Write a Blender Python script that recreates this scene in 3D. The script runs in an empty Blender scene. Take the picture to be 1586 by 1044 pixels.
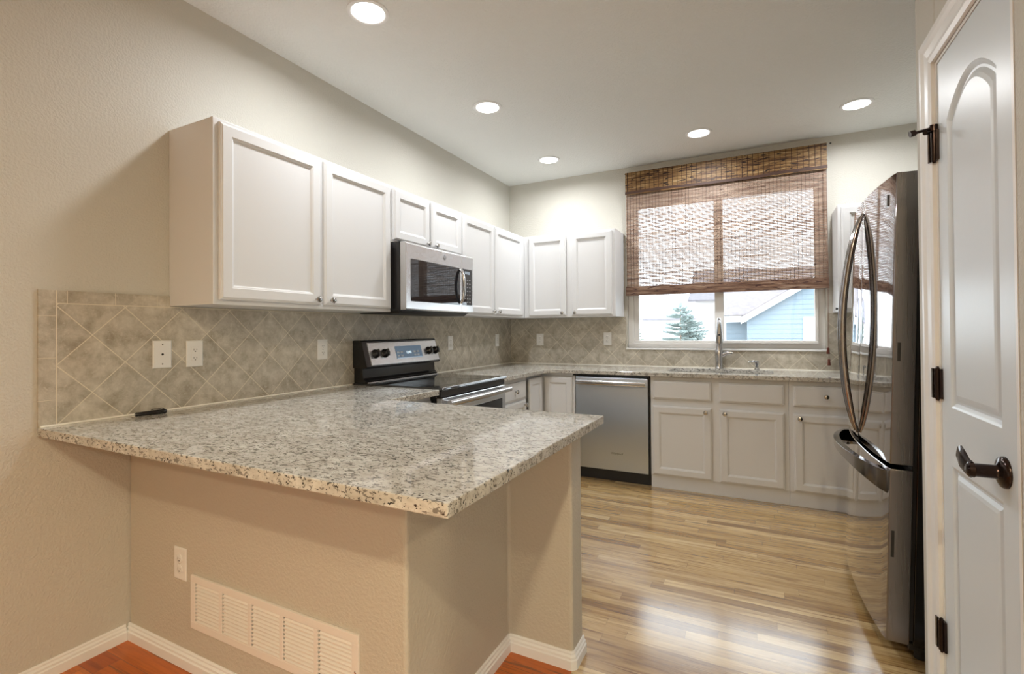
import bpy, bmesh, math, random
from mathutils import Vector, Matrix
random.seed(7)
S = bpy.context.scene
COL = S.collection

# ------------------------------------------------------------------ camera
cam_data = bpy.data.cameras.new('camera')
cam = bpy.data.objects.new('camera', cam_data); COL.objects.link(cam)
R3 = Vector((0.89096683, 0.45400487, -0.00759482))
U3 = Vector((0.01122427, -0.00529998, 0.99992296))
F3 = Vector((-0.45392964, 0.89098344, 0.00981798))
mw = Matrix.Identity(4)
for i in range(3):
    mw[i][0] = R3[i]; mw[i][1] = U3[i]; mw[i][2] = -F3[i]
mw[0][3], mw[1][3], mw[2][3] = 2.32188, -4.61052, 1.25353
cam.matrix_world = mw
cam_data.sensor_width = 36.0
cam_data.lens = 759.34 / 1586 * 36
cam_data.shift_x = (793 - 786.66) / 1586
cam_data.shift_y = (504.353 - 522) / 1586
cam_data.clip_start = 0.05; cam_data.clip_end = 400
S.camera = cam

# ------------------------------------------------------------------ world, exposure
S.view_settings.view_transform = 'Standard'
S.view_settings.look = 'None'
S.view_settings.exposure = 0.06
S.view_settings.gamma = 1.0
S.view_settings.use_curve_mapping = False
S.cycles.use_denoising = True
S.cycles.max_bounces = 8
S.cycles.diffuse_bounces = 5
S.cycles.transparent_max_bounces = 24
S.cycles.sample_clamp_indirect = 6.0
W = bpy.data.worlds.new('sky'); S.world = W; W.use_nodes = True
bg = W.node_tree.nodes['Background']
bg.inputs['Color'].default_value = (0.86, 0.93, 1.0, 1); bg.inputs['Strength'].default_value = 5.6

def area(name, loc, direction, sx, sy, power, color, spread=180, portal=False, shape='RECTANGLE'):
    d = bpy.data.lights.new(name, 'AREA'); d.shape = shape; d.size = sx
    if shape == 'RECTANGLE': d.size_y = sy
    d.energy = power; d.color = color; d.spread = math.radians(spread)
    if portal: d.cycles.is_portal = True
    o = bpy.data.objects.new(name, d); COL.objects.link(o); o.location = loc
    o.rotation_euler = Vector(direction).to_track_quat('-Z', 'Y').to_euler()
    return o
area('kitchen_window_portal', (2.02, 0.30, 1.75), (0, -1, 0), 1.7, 1.5, 1, (1, 1, 1), portal=True)
area('added_left_window_portal', (-.14, -6.2, 1.5), (1, 0, 0), 1.4, 1.5, 1, (1, 1, 1), portal=True)  # portal for the window added on the left wall
area('added_rear_window_portal', (4.8, -8.22, 1.3), (0, 1, 0), 1.0, 2.3, 1, (1, 1, 1), portal=True)  # portal for the window added in the rear wall
LAMP_POWER = 12.0          # each kitchen downlight
LAMP_COLOR = (0.97, 0.985, 1.0)
FILL_POWER = 42.0        # each added warm fill downlight, unseen behind the camera
FILL_COLOR = (1.0, 0.82, 0.55)

# ------------------------------------------------------------------ mesh builder
class MB:
    def __init__(s): s.v = []; s.f = []; s.sm = []
    def add(s, vs, fs, smooth=False):
        n = len(s.v); s.v += [Vector(p) for p in vs]
        for f in fs: s.f.append([n + i for i in f]); s.sm.append(smooth)
        return s
    def box(s, x0, x1, y0, y1, z0, z1):
        if x1 < x0: x0, x1 = x1, x0
        if y1 < y0: y0, y1 = y1, y0
        if z1 < z0: z0, z1 = z1, z0
        v = [(x0,y0,z0),(x1,y0,z0),(x1,y1,z0),(x0,y1,z0),(x0,y0,z1),(x1,y0,z1),(x1,y1,z1),(x0,y1,z1)]
        return s.add(v, [(0,3,2,1),(4,5,6,7),(0,1,5,4),(1,2,6,5),(2,3,7,6),(3,0,4,7)])
    def frame_box(s, c, ax, hx, hy, hz):
        v = []
        for k in (-1, 1):
            for (i, j) in ((-1,-1),(1,-1),(1,1),(-1,1)):
                v.append(Vector(c) + ax[0]*hx*i + ax[1]*hy*j + ax[2]*hz*k)
        return s.add(v, [(0,3,2,1),(4,5,6,7),(0,1,5,4),(1,2,6,5),(2,3,7,6),(3,0,4,7)])
    def prism(s, poly, axis, a, b, smooth=False):
        def P(p, t):
            if axis == 'z': return (p[0], p[1], t)
            if axis == 'y': return (p[0], t, p[1])
            return (t, p[0], p[1])
        n = len(poly)
        v = [P(p, a) for p in poly] + [P(p, b) for p in poly]
        k = len(s.v); s.v += [Vector(q) for q in v]
        s.f.append([k+i for i in reversed(range(n))]); s.sm.append(False)
        s.f.append([k+n+i for i in range(n)]); s.sm.append(False)
        for i in range(n):
            j = (i+1) % n
            s.f.append([k+i, k+j, k+n+j, k+n+i]); s.sm.append(smooth)
        return s
    def cyl(s, p0, p1, r0, r1=None, n=24, smooth=True):
        return s.tube([p0, p1], [r0, r0 if r1 is None else r1], n, smooth)
    def tube(s, path, r, n=12, smooth=True, flat=None, cap=True):
        path = [Vector(p) for p in path]
        if not hasattr(r, '__len__'): r = [r]*len(path)
        k = len(s.v); m = len(path); up = None
        for i, p in enumerate(path):
            d = (path[min(i+1, m-1)] - path[max(i-1, 0)]).normalized()
            if up is None:
                up = Vector((0,0,1)) if abs(d.z) < .9 else Vector((1,0,0))
            a = d.cross(up).normalized(); b = a.cross(d).normalized(); up = b
            fx, fy = flat if flat else (1, 1)
            for q in range(n):
                t = 2*math.pi*q/n
                s.v.append(p + a*math.cos(t)*r[i]*fx + b*math.sin(t)*r[i]*fy)
        for i in range(m-1):
            for q in range(n):
                w = (q+1) % n
                s.f.append([k+i*n+q, k+i*n+w, k+(i+1)*n+w, k+(i+1)*n+q]); s.sm.append(smooth)
        if cap:
            s.f.append([k+q for q in reversed(range(n))]); s.sm.append(False)
            s.f.append([k+(m-1)*n+q for q in range(n)]); s.sm.append(False)
        return s
    def lathe(s, c, axis, prof, n=28):
        """prof: list of (radius, distance along axis)"""
        c = Vector(c); d = Vector(axis).normalized()
        u = Vector((0,0,1)) if abs(d.z) < .9 else Vector((1,0,0))
        a = d.cross(u).normalized(); b = a.cross(d).normalized(); k = len(s.v)
        for (r, h) in prof:
            for q in range(n):
                t = 2*math.pi*q/n
                s.v.append(c + d*h + a*math.cos(t)*r + b*math.sin(t)*r)
        for i in range(len(prof)-1):
            for q in range(n):
                w = (q+1) % n
                s.f.append([k+i*n+q, k+i*n+w, k+(i+1)*n+w, k+(i+1)*n+q]); s.sm.append(True)
        s.f.append([k+q for q in reversed(range(n))]); s.sm.append(False)
        s.f.append([k+(len(prof)-1)*n+q for q in range(n)]); s.sm.append(False)
        return s
    def rings(s, o, U, V, N, w, h, prof, back=True, shape=None):
        """nested outlines: prof list of (inset, depth along N). o is the lower left corner."""
        o, U, V, N = Vector(o), Vector(U), Vector(V), Vector(N); k = len(s.v); n = 4
        for (i, d) in prof:
            for (a, b) in ((i, i), (w-i, i), (w-i, h-i), (i, h-i)):
                s.v.append(o + U*a + V*b + N*d)
        flip = U.cross(V).dot(N) < 0
        def F(l):
            s.f.append(list(reversed(l)) if flip else l); s.sm.append(False)
        for r in range(len(prof)-1):
            for q in range(4):
                e = (q+1) % 4
                F([k+r*4+q, k+r*4+e, k+(r+1)*4+e, k+(r+1)*4+q])
        r = len(prof)-1; F([k+r*4+q for q in range(4)])
        if back: F([k+q for q in reversed(range(4))])
        return s

def link(name, data, parent=None):
    o = bpy.data.objects.new(name, data); COL.objects.link(o)
    if parent is not None: o.parent = parent
    return o
def root_matrix(p):
    while p.parent is not None: p = p.parent
    return p.matrix_basis.copy()
def obj(name, mb, mat, parent=None, bevel=0, seg=2, label=None, recalc=True):
    me = bpy.data.meshes.new(name)
    vs = mb.v
    if parent is not None:
        M = root_matrix(parent).inverted(); vs = [M @ v for v in vs]; base = None
    else:
        lo = [min(v[i] for v in vs) for i in range(3)]; hi = [max(v[i] for v in vs) for i in range(3)]
        base = Vector(((lo[0]+hi[0])/2, (lo[1]+hi[1])/2, lo[2])); vs = [v - base for v in vs]
    me.from_pydata([tuple(v) for v in vs], [], mb.f)
    me.polygons.foreach_set('use_smooth', mb.sm)
    if recalc:
        bm = bmesh.new(); bm.from_mesh(me); bmesh.ops.recalc_face_normals(bm, faces=bm.faces); bm.to_mesh(me); bm.free()
    me.materials.append(mat); me.update()
    if any(mb.sm): me.set_sharp_from_angle(angle=math.radians(38))
    o = link(name, me, parent)
    if base is not None: o.location = base
    if bevel:
        m = o.modifiers.new('bevel', 'BEVEL'); m.width = bevel; m.segments = seg; m.limit_method = 'ANGLE'; m.angle_limit = math.radians(40)
    if label: o['label'] = label
    return o
def thing(name, label, cat, loc=(0,0,0), rot=(0,0,0), group=None):
    o = bpy.data.objects.new(name, None); COL.objects.link(o); o.empty_display_size = .1
    o.matrix_basis = Matrix.Translation(loc) @ Matrix.Rotation(rot[2], 4, 'Z') @ Matrix.Rotation(rot[1], 4, 'Y') @ Matrix.Rotation(rot[0], 4, 'X')
    return tag(o, label, cat, group)
def tag(o, label, cat, group=None):
    o['label'] = label; o['category'] = cat
    if group: o['group'] = group
    return o
def struct(name, mb, mat, parent=None, bevel=0, label=None, seg=2):
    o = obj(name, mb, mat, parent, bevel, seg)
    if parent is None: o['kind'] = 'structure'
    if label: o['label'] = label
    return o
def copy_tree(o, parent=None):
    c = o.copy(); COL.objects.link(c); c.parent = parent
    for ch in list(o.children): copy_tree(ch, c)
    return c
def text_mesh(name, body, size, o, U, V, mat, parent, extrude=.0004, align='LEFT', shear=0):
    """lettering standing on a surface: o origin, U reading direction, V up"""
    cu = bpy.data.curves.new(name, 'FONT'); cu.body = body; cu.size = size; cu.extrude = extrude; cu.align_x = align; cu.shear = shear
    t = bpy.data.objects.new(name, cu); COL.objects.link(t)
    bpy.context.view_layer.update()
    me = bpy.data.meshes.new_from_object(t.evaluated_get(bpy.context.evaluated_depsgraph_get()))
    bpy.data.objects.remove(t, do_unlink=True)
    U, V, o = Vector(U), Vector(V), Vector(o); N = U.cross(V)
    M = root_matrix(parent).inverted()
    for v in me.vertices: v.co = M @ (o + U*v.co.x + V*v.co.y + N*v.co.z)
    me.materials.clear(); me.materials.append(mat); me.name = name
    return link(name, me, parent)

# ------------------------------------------------------------------ materials
def new_mat(name):
    m = bpy.data.materials.new(name); m.use_nodes = True
    nt = m.node_tree; b = nt.nodes['Principled BSDF']
    return m, nt, b
def N(nt, t, **kw):
    n = nt.nodes.new(t)
    for k, v in kw.items(): setattr(n, k, v)
    return n
def setin(n, d):
    for k, v in d.items(): n.inputs[k].default_value = v
def mat(name, color, rough=.5, metal=0, spec=.5, bump=0, bscale=200, coat=0, vary=0, vscale=20, emit=None, estr=0, aniso=0, stretch=None):
    m, nt, b = new_mat(name); L = nt.links.new
    setin(b, {'Base Color': (*color, 1), 'Roughness': rough, 'Metallic': metal, 'Specular IOR Level': spec, 'Coat Weight': coat})
    if aniso: b.inputs['Anisotropic'].default_value = aniso
    g = N(nt, 'ShaderNodeNewGeometry')
    src = g.outputs['Position']
    if stretch:
        mp = N(nt, 'ShaderNodeMapping'); mp.inputs['Scale'].default_value = stretch; L(src, mp.inputs['Vector']); src = mp.outputs[0]
    if bump:
        n = N(nt, 'ShaderNodeTexNoise'); setin(n, {'Scale': bscale, 'Detail': 3}); L(src, n.inputs['Vector'])
        bp = N(nt, 'ShaderNodeBump'); setin(bp, {'Strength': bump, 'Distance': .002}); L(n.outputs[0], bp.inputs['Height']); L(bp.outputs[0], b.inputs['Normal'])
    if vary:
        n = N(nt, 'ShaderNodeTexNoise'); setin(n, {'Scale': vscale, 'Detail': 2}); L(src, n.inputs['Vector'])
        mx = N(nt, 'ShaderNodeMix', data_type='RGBA'); L(n.outputs[0], mx.inputs['Factor'])
        mx.inputs['A'].default_value = (*[max(0, c*(1-vary)) for c in color], 1); mx.inputs['B'].default_value = (*[min(1, c*(1+vary)) for c in color], 1)
        L(mx.outputs['Result'], b.inputs['Base Color'])
    if emit: setin(b, {'Emission Color': (*emit, 1), 'Emission Strength': estr})
    return m
def math_n(nt, op, a, b=None, c=None):
    n = N(nt, 'ShaderNodeMath', operation=op)
    for i, x in enumerate((a, b, c)):
        if x is None: continue
        if isinstance(x, (int, float)): n.inputs[i].default_value = x
        else: nt.links.new(x, n.inputs[i])
    return n.outputs[0]
def ramp(nt, fac, stops, interp='LINEAR'):
    r = N(nt, 'ShaderNodeValToRGB'); r.color_ramp.interpolation = interp
    e = r.color_ramp.elements
    while len(e) < len(stops): e.new(.5)
    for i, (p, c) in enumerate(stops):
        e[i].position = p; e[i].color = (*c, 1) if len(c) == 3 else c
    nt.links.new(fac, r.inputs[0]); return r.outputs[0]
def mixc(nt, fac, a, b, blend='MIX'):
    n = N(nt, 'ShaderNodeMix', data_type='RGBA', blend_type=blend)
    for k, x in (('Factor', fac), ('A', a), ('B', b)):
        if isinstance(x, (int, float)): n.inputs[k].default_value = x
        elif isinstance(x, tuple): n.inputs[k].default_value = (*x, 1)
        else: nt.links.new(x, n.inputs[k])
    return n.outputs['Result']

def wall_paint(name, color, bump=.35, scale=110):
    m, nt, b = new_mat(name); L = nt.links.new
    g = N(nt, 'ShaderNodeNewGeometry')
    n1 = N(nt, 'ShaderNodeTexNoise'); setin(n1, {'Scale': scale, 'Detail': 2, 'Roughness': .5}); L(g.outputs['Position'], n1.inputs['Vector'])
    h = ramp(nt, n1.outputs[0], [(.42, (0,0,0)), (.60, (1,1,1))])
    bp = N(nt, 'ShaderNodeBump'); setin(bp, {'Strength': bump, 'Distance': .0025}); L(h, bp.inputs['Height']); L(bp.outputs[0], b.inputs['Normal'])
    setin(b, {'Base Color': (*color, 1), 'Roughness': .65, 'Specular IOR Level': .25})
    return m

def wood_floor(name, tones, width=.057, length=.9, rough=.22, grain=.35, seed=0.0):
    m, nt, b = new_mat(name); L = nt.links.new
    g = N(nt, 'ShaderNodeNewGeometry'); sp = N(nt, 'ShaderNodeSeparateXYZ'); L(g.outputs['Position'], sp.inputs[0])
    X, Y = sp.outputs[0], sp.outputs[1]
    ry = math_n(nt, 'DIVIDE', Y, width); row = math_n(nt, 'FLOOR', ry)
    wn = N(nt, 'ShaderNodeTexWhiteNoise', noise_dimensions='1D'); L(math_n(nt, 'ADD', row, 31.7 + seed), wn.inputs['W'])
    cx = math_n(nt, 'ADD', math_n(nt, 'DIVIDE', X, length), math_n(nt, 'MULTIPLY', wn.outputs[0], 9.0)); colm = math_n(nt, 'FLOOR', cx)
    cmb = N(nt, 'ShaderNodeCombineXYZ'); L(row, cmb.inputs[0]); L(colm, cmb.inputs[1])
    w2 = N(nt, 'ShaderNodeTexWhiteNoise', noise_dimensions='2D'); L(cmb.outputs[0], w2.inputs['Vector'])
    base = ramp(nt, w2.outputs[0], tones)
    # grain: streaks along the board, shifted for each board
    off = N(nt, 'ShaderNodeCombineXYZ'); L(math_n(nt, 'MULTIPLY', w2.outputs[0], 37.0), off.inputs[2]); L(math_n(nt, 'MULTIPLY', X, 2.2), off.inputs[0]); L(math_n(nt, 'MULTIPLY', Y, 34), off.inputs[1])
    gn = N(nt, 'ShaderNodeTexNoise'); setin(gn, {'Scale': 1.6, 'Detail': 6, 'Roughness': .62, 'Distortion': .6}); L(off.outputs[0], gn.inputs['Vector'])
    gf = ramp(nt, gn.outputs[0], [(.30, (.42,.30,.20)), (.47, (.85,.80,.74)), (.62, (1.1,1.1,1.08))])
    c = mixc(nt, grain, base, gf, 'MULTIPLY')
    # dark mineral streaks on some boards
    off2 = N(nt, 'ShaderNodeCombineXYZ'); L(math_n(nt, 'MULTIPLY', X, 1.1), off2.inputs[0]); L(math_n(nt, 'MULTIPLY', Y, 26), off2.inputs[1]); L(math_n(nt, 'MULTIPLY', w2.outputs[0], 11.0), off2.inputs[2])
    g2 = N(nt, 'ShaderNodeTexNoise'); setin(g2, {'Scale': 2.3, 'Detail': 4, 'Roughness': .6}); L(off2.outputs[0], g2.inputs['Vector'])
    dk = ramp(nt, g2.outputs[0], [(.60, (0,0,0)), (.66, (1,1,1))])
    c = mixc(nt, math_n(nt, 'MULTIPLY', dk, .7), c, (.16, .075, .03))
    fy = math_n(nt, 'FRACT', ry); fx = math_n(nt, 'FRACT', cx)
    ly = math_n(nt, 'LESS_THAN', fy, .03); lx = math_n(nt, 'LESS_THAN', fx, .0022)
    ln = math_n(nt, 'MAXIMUM', ly, lx)
    c = mixc(nt, math_n(nt, 'MULTIPLY', ln, .55), c, (.12, .06, .03))
    L(c, b.inputs['Base Color'])
    rr = math_n(nt, 'MULTIPLY_ADD', gn.outputs[0], .16, rough - .06); L(rr, b.inputs['Roughness'])
    bp = N(nt, 'ShaderNodeBump'); setin(bp, {'Strength': .25, 'Distance': .001})
    hh = math_n(nt, 'SUBTRACT', math_n(nt, 'MULTIPLY_ADD', w2.outputs[0], .5, math_n(nt, 'MULTIPLY', gn.outputs[0], .5)), ln)
    L(hh, bp.inputs['Height']); L(bp.outputs[0], b.inputs['Normal'])
    setin(b, {'Specular IOR Level': .6, 'Coat Weight': 1.0, 'Coat Roughness': .17, 'Coat IOR': 1.65})
    return m

def tile_mat(name, axis):
    """tumbled stone tiles laid on the diagonal"""
    m, nt, b = new_mat(name); L = nt.links.new
    g = N(nt, 'ShaderNodeNewGeometry'); sp = N(nt, 'ShaderNodeSeparateXYZ'); L(g.outputs['Position'], sp.inputs[0])
    A = sp.outputs[1] if axis == 'y' else sp.outputs[0]; Z = sp.outputs[2]
    s2 = .2228; a0 = -3.5306 if axis == 'y' else .64 - .1114; z0 = 1.2477
    if axis == 'y':
        u = math_n(nt, 'DIVIDE', math_n(nt, 'SUBTRACT', math_n(nt, 'ADD', A, Z), a0 + z0 + .1114), s2)
        v = math_n(nt, 'DIVIDE', math_n(nt, 'SUBTRACT', math_n(nt, 'SUBTRACT', A, Z), a0 - z0 + .1114), s2)
    else:
        u = math_n(nt, 'DIVIDE', math_n(nt, 'SUBTRACT', math_n(nt, 'ADD', A, Z), a0 + z0 + .1114), s2)
        v = math_n(nt, 'DIVIDE', math_n(nt, 'SUBTRACT', math_n(nt, 'SUBTRACT', A, Z), a0 - z0 + .1114), s2)
    def line(t, w):
        f = math_n(nt, 'FRACT', t); d = math_n(nt, 'ABSOLUTE', math_n(nt, 'SUBTRACT', f, .5))
        return math_n(nt, 'GREATER_THAN', d, .5 - w)
    grout = math_n(nt, 'MAXIMUM', line(u, .0105), line(v, .0105))
    iu, iv = math_n(nt, 'FLOOR', u), math_n(nt, 'FLOOR', v)
    if axis == 'y':
        # straight border pieces along the open end and the top
        bl = math_n(nt, 'LESS_THAN', A, -3.752); bt = math_n(nt, 'MULTIPLY', math_n(nt, 'GREATER_THAN', Z, 1.367), 1.0)
        border = math_n(nt, 'MAXIMUM', bl, bt)
        p1 = line(math_n(nt, 'DIVIDE', math_n(nt, 'ADD', Z, -.08), .155), .006)
        p2 = line(math_n(nt, 'DIVIDE', A, .155), .006)
        bgrout = math_n(nt, 'MAXIMUM', math_n(nt, 'MULTIPLY', bl, p1), math_n(nt, 'MULTIPLY', math_n(nt, 'MULTIPLY', bt, math_n(nt, 'SUBTRACT', 1, bl)), p2))
        e1 = math_n(nt, 'LESS_THAN', math_n(nt, 'ABSOLUTE', math_n(nt, 'ADD', A, 3.752)), .0015)
        e2 = math_n(nt, 'LESS_THAN', math_n(nt, 'ABSOLUTE', math_n(nt, 'SUBTRACT', Z, 1.367)), .0015)
        e2 = math_n(nt, 'MULTIPLY', e2, math_n(nt, 'SUBTRACT', 1, bl))
        grout = math_n(nt, 'MAXIMUM', math_n(nt, 'MULTIPLY', grout, math_n(nt, 'SUBTRACT', 1, border)), math_n(nt, 'MAXIMUM', bgrout, math_n(nt, 'MAXIMUM', e1, e2)))
    cmb = N(nt, 'ShaderNodeCombineXYZ'); L(iu, cmb.inputs[0]); L(iv, cmb.inputs[1])
    wn = N(nt, 'ShaderNodeTexWhiteNoise', noise_dimensions='2D'); L(cmb.outputs[0], wn.inputs['Vector'])
    n1 = N(nt, 'ShaderNodeTexNoise'); setin(n1, {'Scale': 15, 'Detail': 8, 'Roughness': .7, 'Distortion': .25}); L(g.outputs['Position'], n1.inputs['Vector'])
    base = ramp(nt, n1.outputs[0], [(.28, (.30,.26,.19)), (.45, (.43,.39,.315)), (.58, (.53,.49,.41)), (.72, (.64,.60,.52))])
    tv = math_n(nt, 'MULTIPLY_ADD', wn.outputs[0], .22, .89)
    cv = N(nt, 'ShaderNodeCombineXYZ'); [L(tv, cv.inputs[i]) for i in range(3)]
    base = mixc(nt, 1.0, base, cv.outputs[0], 'MULTIPLY')
    n2 = N(nt, 'ShaderNodeTexNoise'); setin(n2, {'Scale': 75, 'Detail': 3, 'Roughness': .6}); L(g.outputs['Position'], n2.inputs['Vector'])
    pit = ramp(nt, n2.outputs[0], [(.60, (0,0,0)), (.68, (1,1,1))])
    base = mixc(nt, math_n(nt, 'MULTIPLY', pit, .45), base, (.62, .58, .50))
    L(mixc(nt, grout, base, (.70, .645, .52)), b.inputs['Base Color'])
    setin(b, {'Roughness': .42, 'Specular IOR Level': .4})
    bp = N(nt, 'ShaderNodeBump'); setin(bp, {'Strength': .4, 'Distance': .0015})
    L(math_n(nt, 'SUBTRACT', math_n(nt, 'MULTIPLY', n2.outputs[0], .4), grout), bp.inputs['Height']); L(bp.outputs[0], b.inputs['Normal'])
    return m

def granite():
    m, nt, b = new_mat('granite'); L = nt.links.new
    g = N(nt, 'ShaderNodeNewGeometry')
    mp = N(nt, 'ShaderNodeMapping'); setin(mp, {'Scale': (.9, 1.6, 1.4), 'Rotation': (0, 0, .45)}); L(g.outputs['Position'], mp.inputs['Vector'])
    P = mp.outputs[0]
    n1 = N(nt, 'ShaderNodeTexNoise'); setin(n1, {'Scale': 26, 'Detail': 5, 'Roughness': .6, 'Distortion': .3}); L(P, n1.inputs['Vector'])
    c = ramp(nt, n1.outputs[0], [(.30, (.37,.35,.31)), (.42, (.50,.48,.43)), (.54, (.60,.585,.535)), (.68, (.69,.675,.63))])
    n3 = N(nt, 'ShaderNodeTexNoise'); setin(n3, {'Scale': 6, 'Detail': 3, 'Roughness': .5}); L(P, n3.inputs['Vector'])
    c = mixc(nt, math_n(nt, 'MULTIPLY', ramp(nt, n3.outputs[0], [(.42, (0,0,0)), (.62, (1,1,1))]), .35), c, (.40, .37, .32))
    n2 = N(nt, 'ShaderNodeTexNoise'); setin(n2, {'Scale': 66, 'Detail': 3, 'Roughness': .55, 'Distortion': .5}); L(P, n2.inputs['Vector'])
    c = mixc(nt, ramp(nt, n2.outputs[0], [(.575, (0,0,0)), (.60, (.8,.8,.8))]), c, (.12, .108, .092))
    n4 = N(nt, 'ShaderNodeTexNoise'); setin(n4, {'Scale': 110, 'Detail': 2, 'Roughness': .5}); L(P, n4.inputs['Vector'])
    c = mixc(nt, ramp(nt, n4.outputs[0], [(.63, (0,0,0)), (.655, (1,1,1))]), c, (.03, .028, .026))
    L(c, b.inputs['Base Color']); setin(b, {'Roughness': .03, 'Specular IOR Level': .6})
    return m

def brushed(name, color, rough, direction, amt=.05):
    m, nt, b = new_mat(name); L = nt.links.new
    g = N(nt, 'ShaderNodeNewGeometry'); mp = N(nt, 'ShaderNodeMapping'); mp.inputs['Scale'].default_value = direction; L(g.outputs['Position'], mp.inputs['Vector'])
    n = N(nt, 'ShaderNodeTexNoise'); setin(n, {'Scale': 1, 'Detail': 3}); L(mp.outputs[0], n.inputs['Vector'])
    L(math_n(nt, 'MULTIPLY_ADD', n.outputs[0], amt*2, rough - amt), b.inputs['Roughness'])
    setin(b, {'Base Color': (*color, 1), 'Metallic': 1})
    return m

def glass_mat(name, tint=(.97, .985, .98)):
    m = bpy.data.materials.new(name); m.use_nodes = True; nt = m.node_tree; nt.nodes.clear(); L = nt.links.new
    out = N(nt, 'ShaderNodeOutputMaterial'); t = N(nt, 'ShaderNodeBsdfTransparent'); t.inputs[0].default_value = (*tint, 1)
    gl = N(nt, 'ShaderNodeBsdfGlossy'); gl.inputs['Roughness'].default_value = .01
    fr = N(nt, 'ShaderNodeFresnel'); fr.inputs[0].default_value = 1.45
    mx = N(nt, 'ShaderNodeMixShader'); L(fr.outputs[0], mx.inputs[0]); L(t.outputs[0], mx.inputs[1]); L(gl.outputs[0], mx.inputs[2]); L(mx.outputs[0], out.inputs[0])
    return m

def bamboo(name, tones, streak, dark, sy=60, thin=False):
    m, nt, b = new_mat(name); L = nt.links.new
    g = N(nt, 'ShaderNodeNewGeometry'); mp = N(nt, 'ShaderNodeMapping'); mp.inputs['Scale'].default_value = (5, 5, sy); L(g.outputs['Position'], mp.inputs['Vector'])
    n = N(nt, 'ShaderNodeTexNoise'); setin(n, {'Scale': 1, 'Detail': 3, 'Roughness': .6}); L(mp.outputs[0], n.inputs['Vector'])
    c = ramp(nt, n.outputs[0], tones)
    n2 = N(nt, 'ShaderNodeTexNoise'); setin(n2, {'Scale': 1, 'Detail': 2}); mp2 = N(nt, 'ShaderNodeMapping'); mp2.inputs['Scale'].default_value = (14, 14, 75); mp2.inputs['Location'].default_value = (3, 1, 7)
    L(g.outputs['Position'], mp2.inputs['Vector']); L(mp2.outputs[0], n2.inputs['Vector'])
    c = mixc(nt, ramp(nt, n2.outputs[0], [(streak, (0,0,0)), (streak+.05, (1,1,1))]), c, dark)
    L(c, b.inputs['Base Color']); setin(b, {'Roughness': .5, 'Specular IOR Level': .4})
    return m

WALL = wall_paint('wall_paint', (.585, .57, .515))
WALLP = wall_paint('peninsula_paint', (.55, .51, .43), .3, 90)
CEIL = wall_paint('ceiling_paint', (.77, .785, .765), .5, 70)
TRIM = mat('trim_white', (.82, .83, .83), .35)
CAB = mat('cabinet_white', (.69, .695, .70), .34, spec=.4)
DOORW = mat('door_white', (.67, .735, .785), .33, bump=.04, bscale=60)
VINYL = mat('vinyl_frame', (.80, .79, .77), .35)
FLOOR = wood_floor('hickory_floor', [(0, (.25,.14,.05)), (.12, (.36,.225,.09)), (.45, (.45,.305,.135)), (.8, (.51,.36,.17)), (1, (.60,.45,.24))], rough=.22, grain=1.0)
FLOOR_SHADE = wood_floor('shaded_floor', [(0, (.40,.085,.010)), (.5, (.52,.13,.017)), (1, (.62,.19,.03))], width=.09, length=1.2, rough=.3, grain=.6, seed=4)  # same floor in warm shade, the shade put into orange wood tones
_f = FLOOR_SHADE.node_tree.nodes['Principled BSDF']; _f.inputs['Coat Weight'].default_value = .15; _f.inputs['Specular IOR Level'].default_value = .35
TILE_Y = tile_mat('stone_tile_left', 'y'); TILE_X = tile_mat('stone_tile_back', 'x')
GRAN = granite()
STEEL = brushed('stainless_steel', (.62, .62, .625), .25, (6, 6, 900), .02)
STEELV = brushed('stainless_steel_upright', (.50, .555, .625), .36, (900, 900, 3), .03)
BSTEEL = brushed('black_stainless', (.25, .235, .235), .06, (500, 500, 2), .008)
_b = BSTEEL.node_tree.nodes['Principled BSDF']; _b.inputs['Coat Weight'].default_value = 1; _b.inputs['Coat Roughness'].default_value = .02
BSTEELS = brushed('black_stainless_side', (.27, .245, .23), .28, (200, 200, 3), .03)
CHROME = mat('brushed_nickel', (.56, .56, .57), .22, 1)
HANDLE = mat('dark_chrome', (.34, .33, .34), .12, 1)
KNOB = mat('knob_nickel', (.50, .49, .47), .2, 1)
BLACK = mat('black_enamel', (.012, .011, .011), .16)
BLACKM = mat('black_plastic', (.02, .019, .018), .45)
BGLASS = mat('black_glass', (.012, .012, .014), .03, spec=.8)
COOK = mat('cooktop_glass', (.02, .02, .02), .04, spec=.8)
DISP = mat('display_glass', (.10, .14, .19), .08, emit=(.35, .6, .9), estr=.12)
BRONZE = mat('oil_rubbed_bronze', (.030, .018, .015), .14, .7)
PLASTIC = mat('outlet_plastic', (.80, .79, .76), .3)
HOLE = mat('dark_hole', (.015, .012, .01), .8)
LENS = mat('lamp_lens', (.9, .9, .88), .4, emit=(1, .97, .92), estr=7)
CAULK = mat('caulk', (.88, .85, .76), .5)
GLASS = glass_mat('window_glass')
VAL = bamboo('bamboo_valance', [(.34, (.06,.024,.009)), (.45, (.17,.085,.028)), (.58, (.29,.17,.06)), (.72, (.46,.33,.17))], .585, (.02,.008,.005), 75)
SLAT = bamboo('bamboo_slat', [(.35, (.20,.12,.085)), (.55, (.38,.27,.20)), (.75, (.56,.44,.35))], .66, (.09,.045,.03))
BAND = bamboo('bamboo_band', [(.35, (.12,.06,.04)), (.55, (.25,.15,.10)), (.75, (.42,.31,.23))], .60, (.07,.03,.025))
THREAD = mat('blind_thread', (.035, .016, .012), .8)
CORD = mat('cord_brown', (.22, .12, .08), .8)

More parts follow.
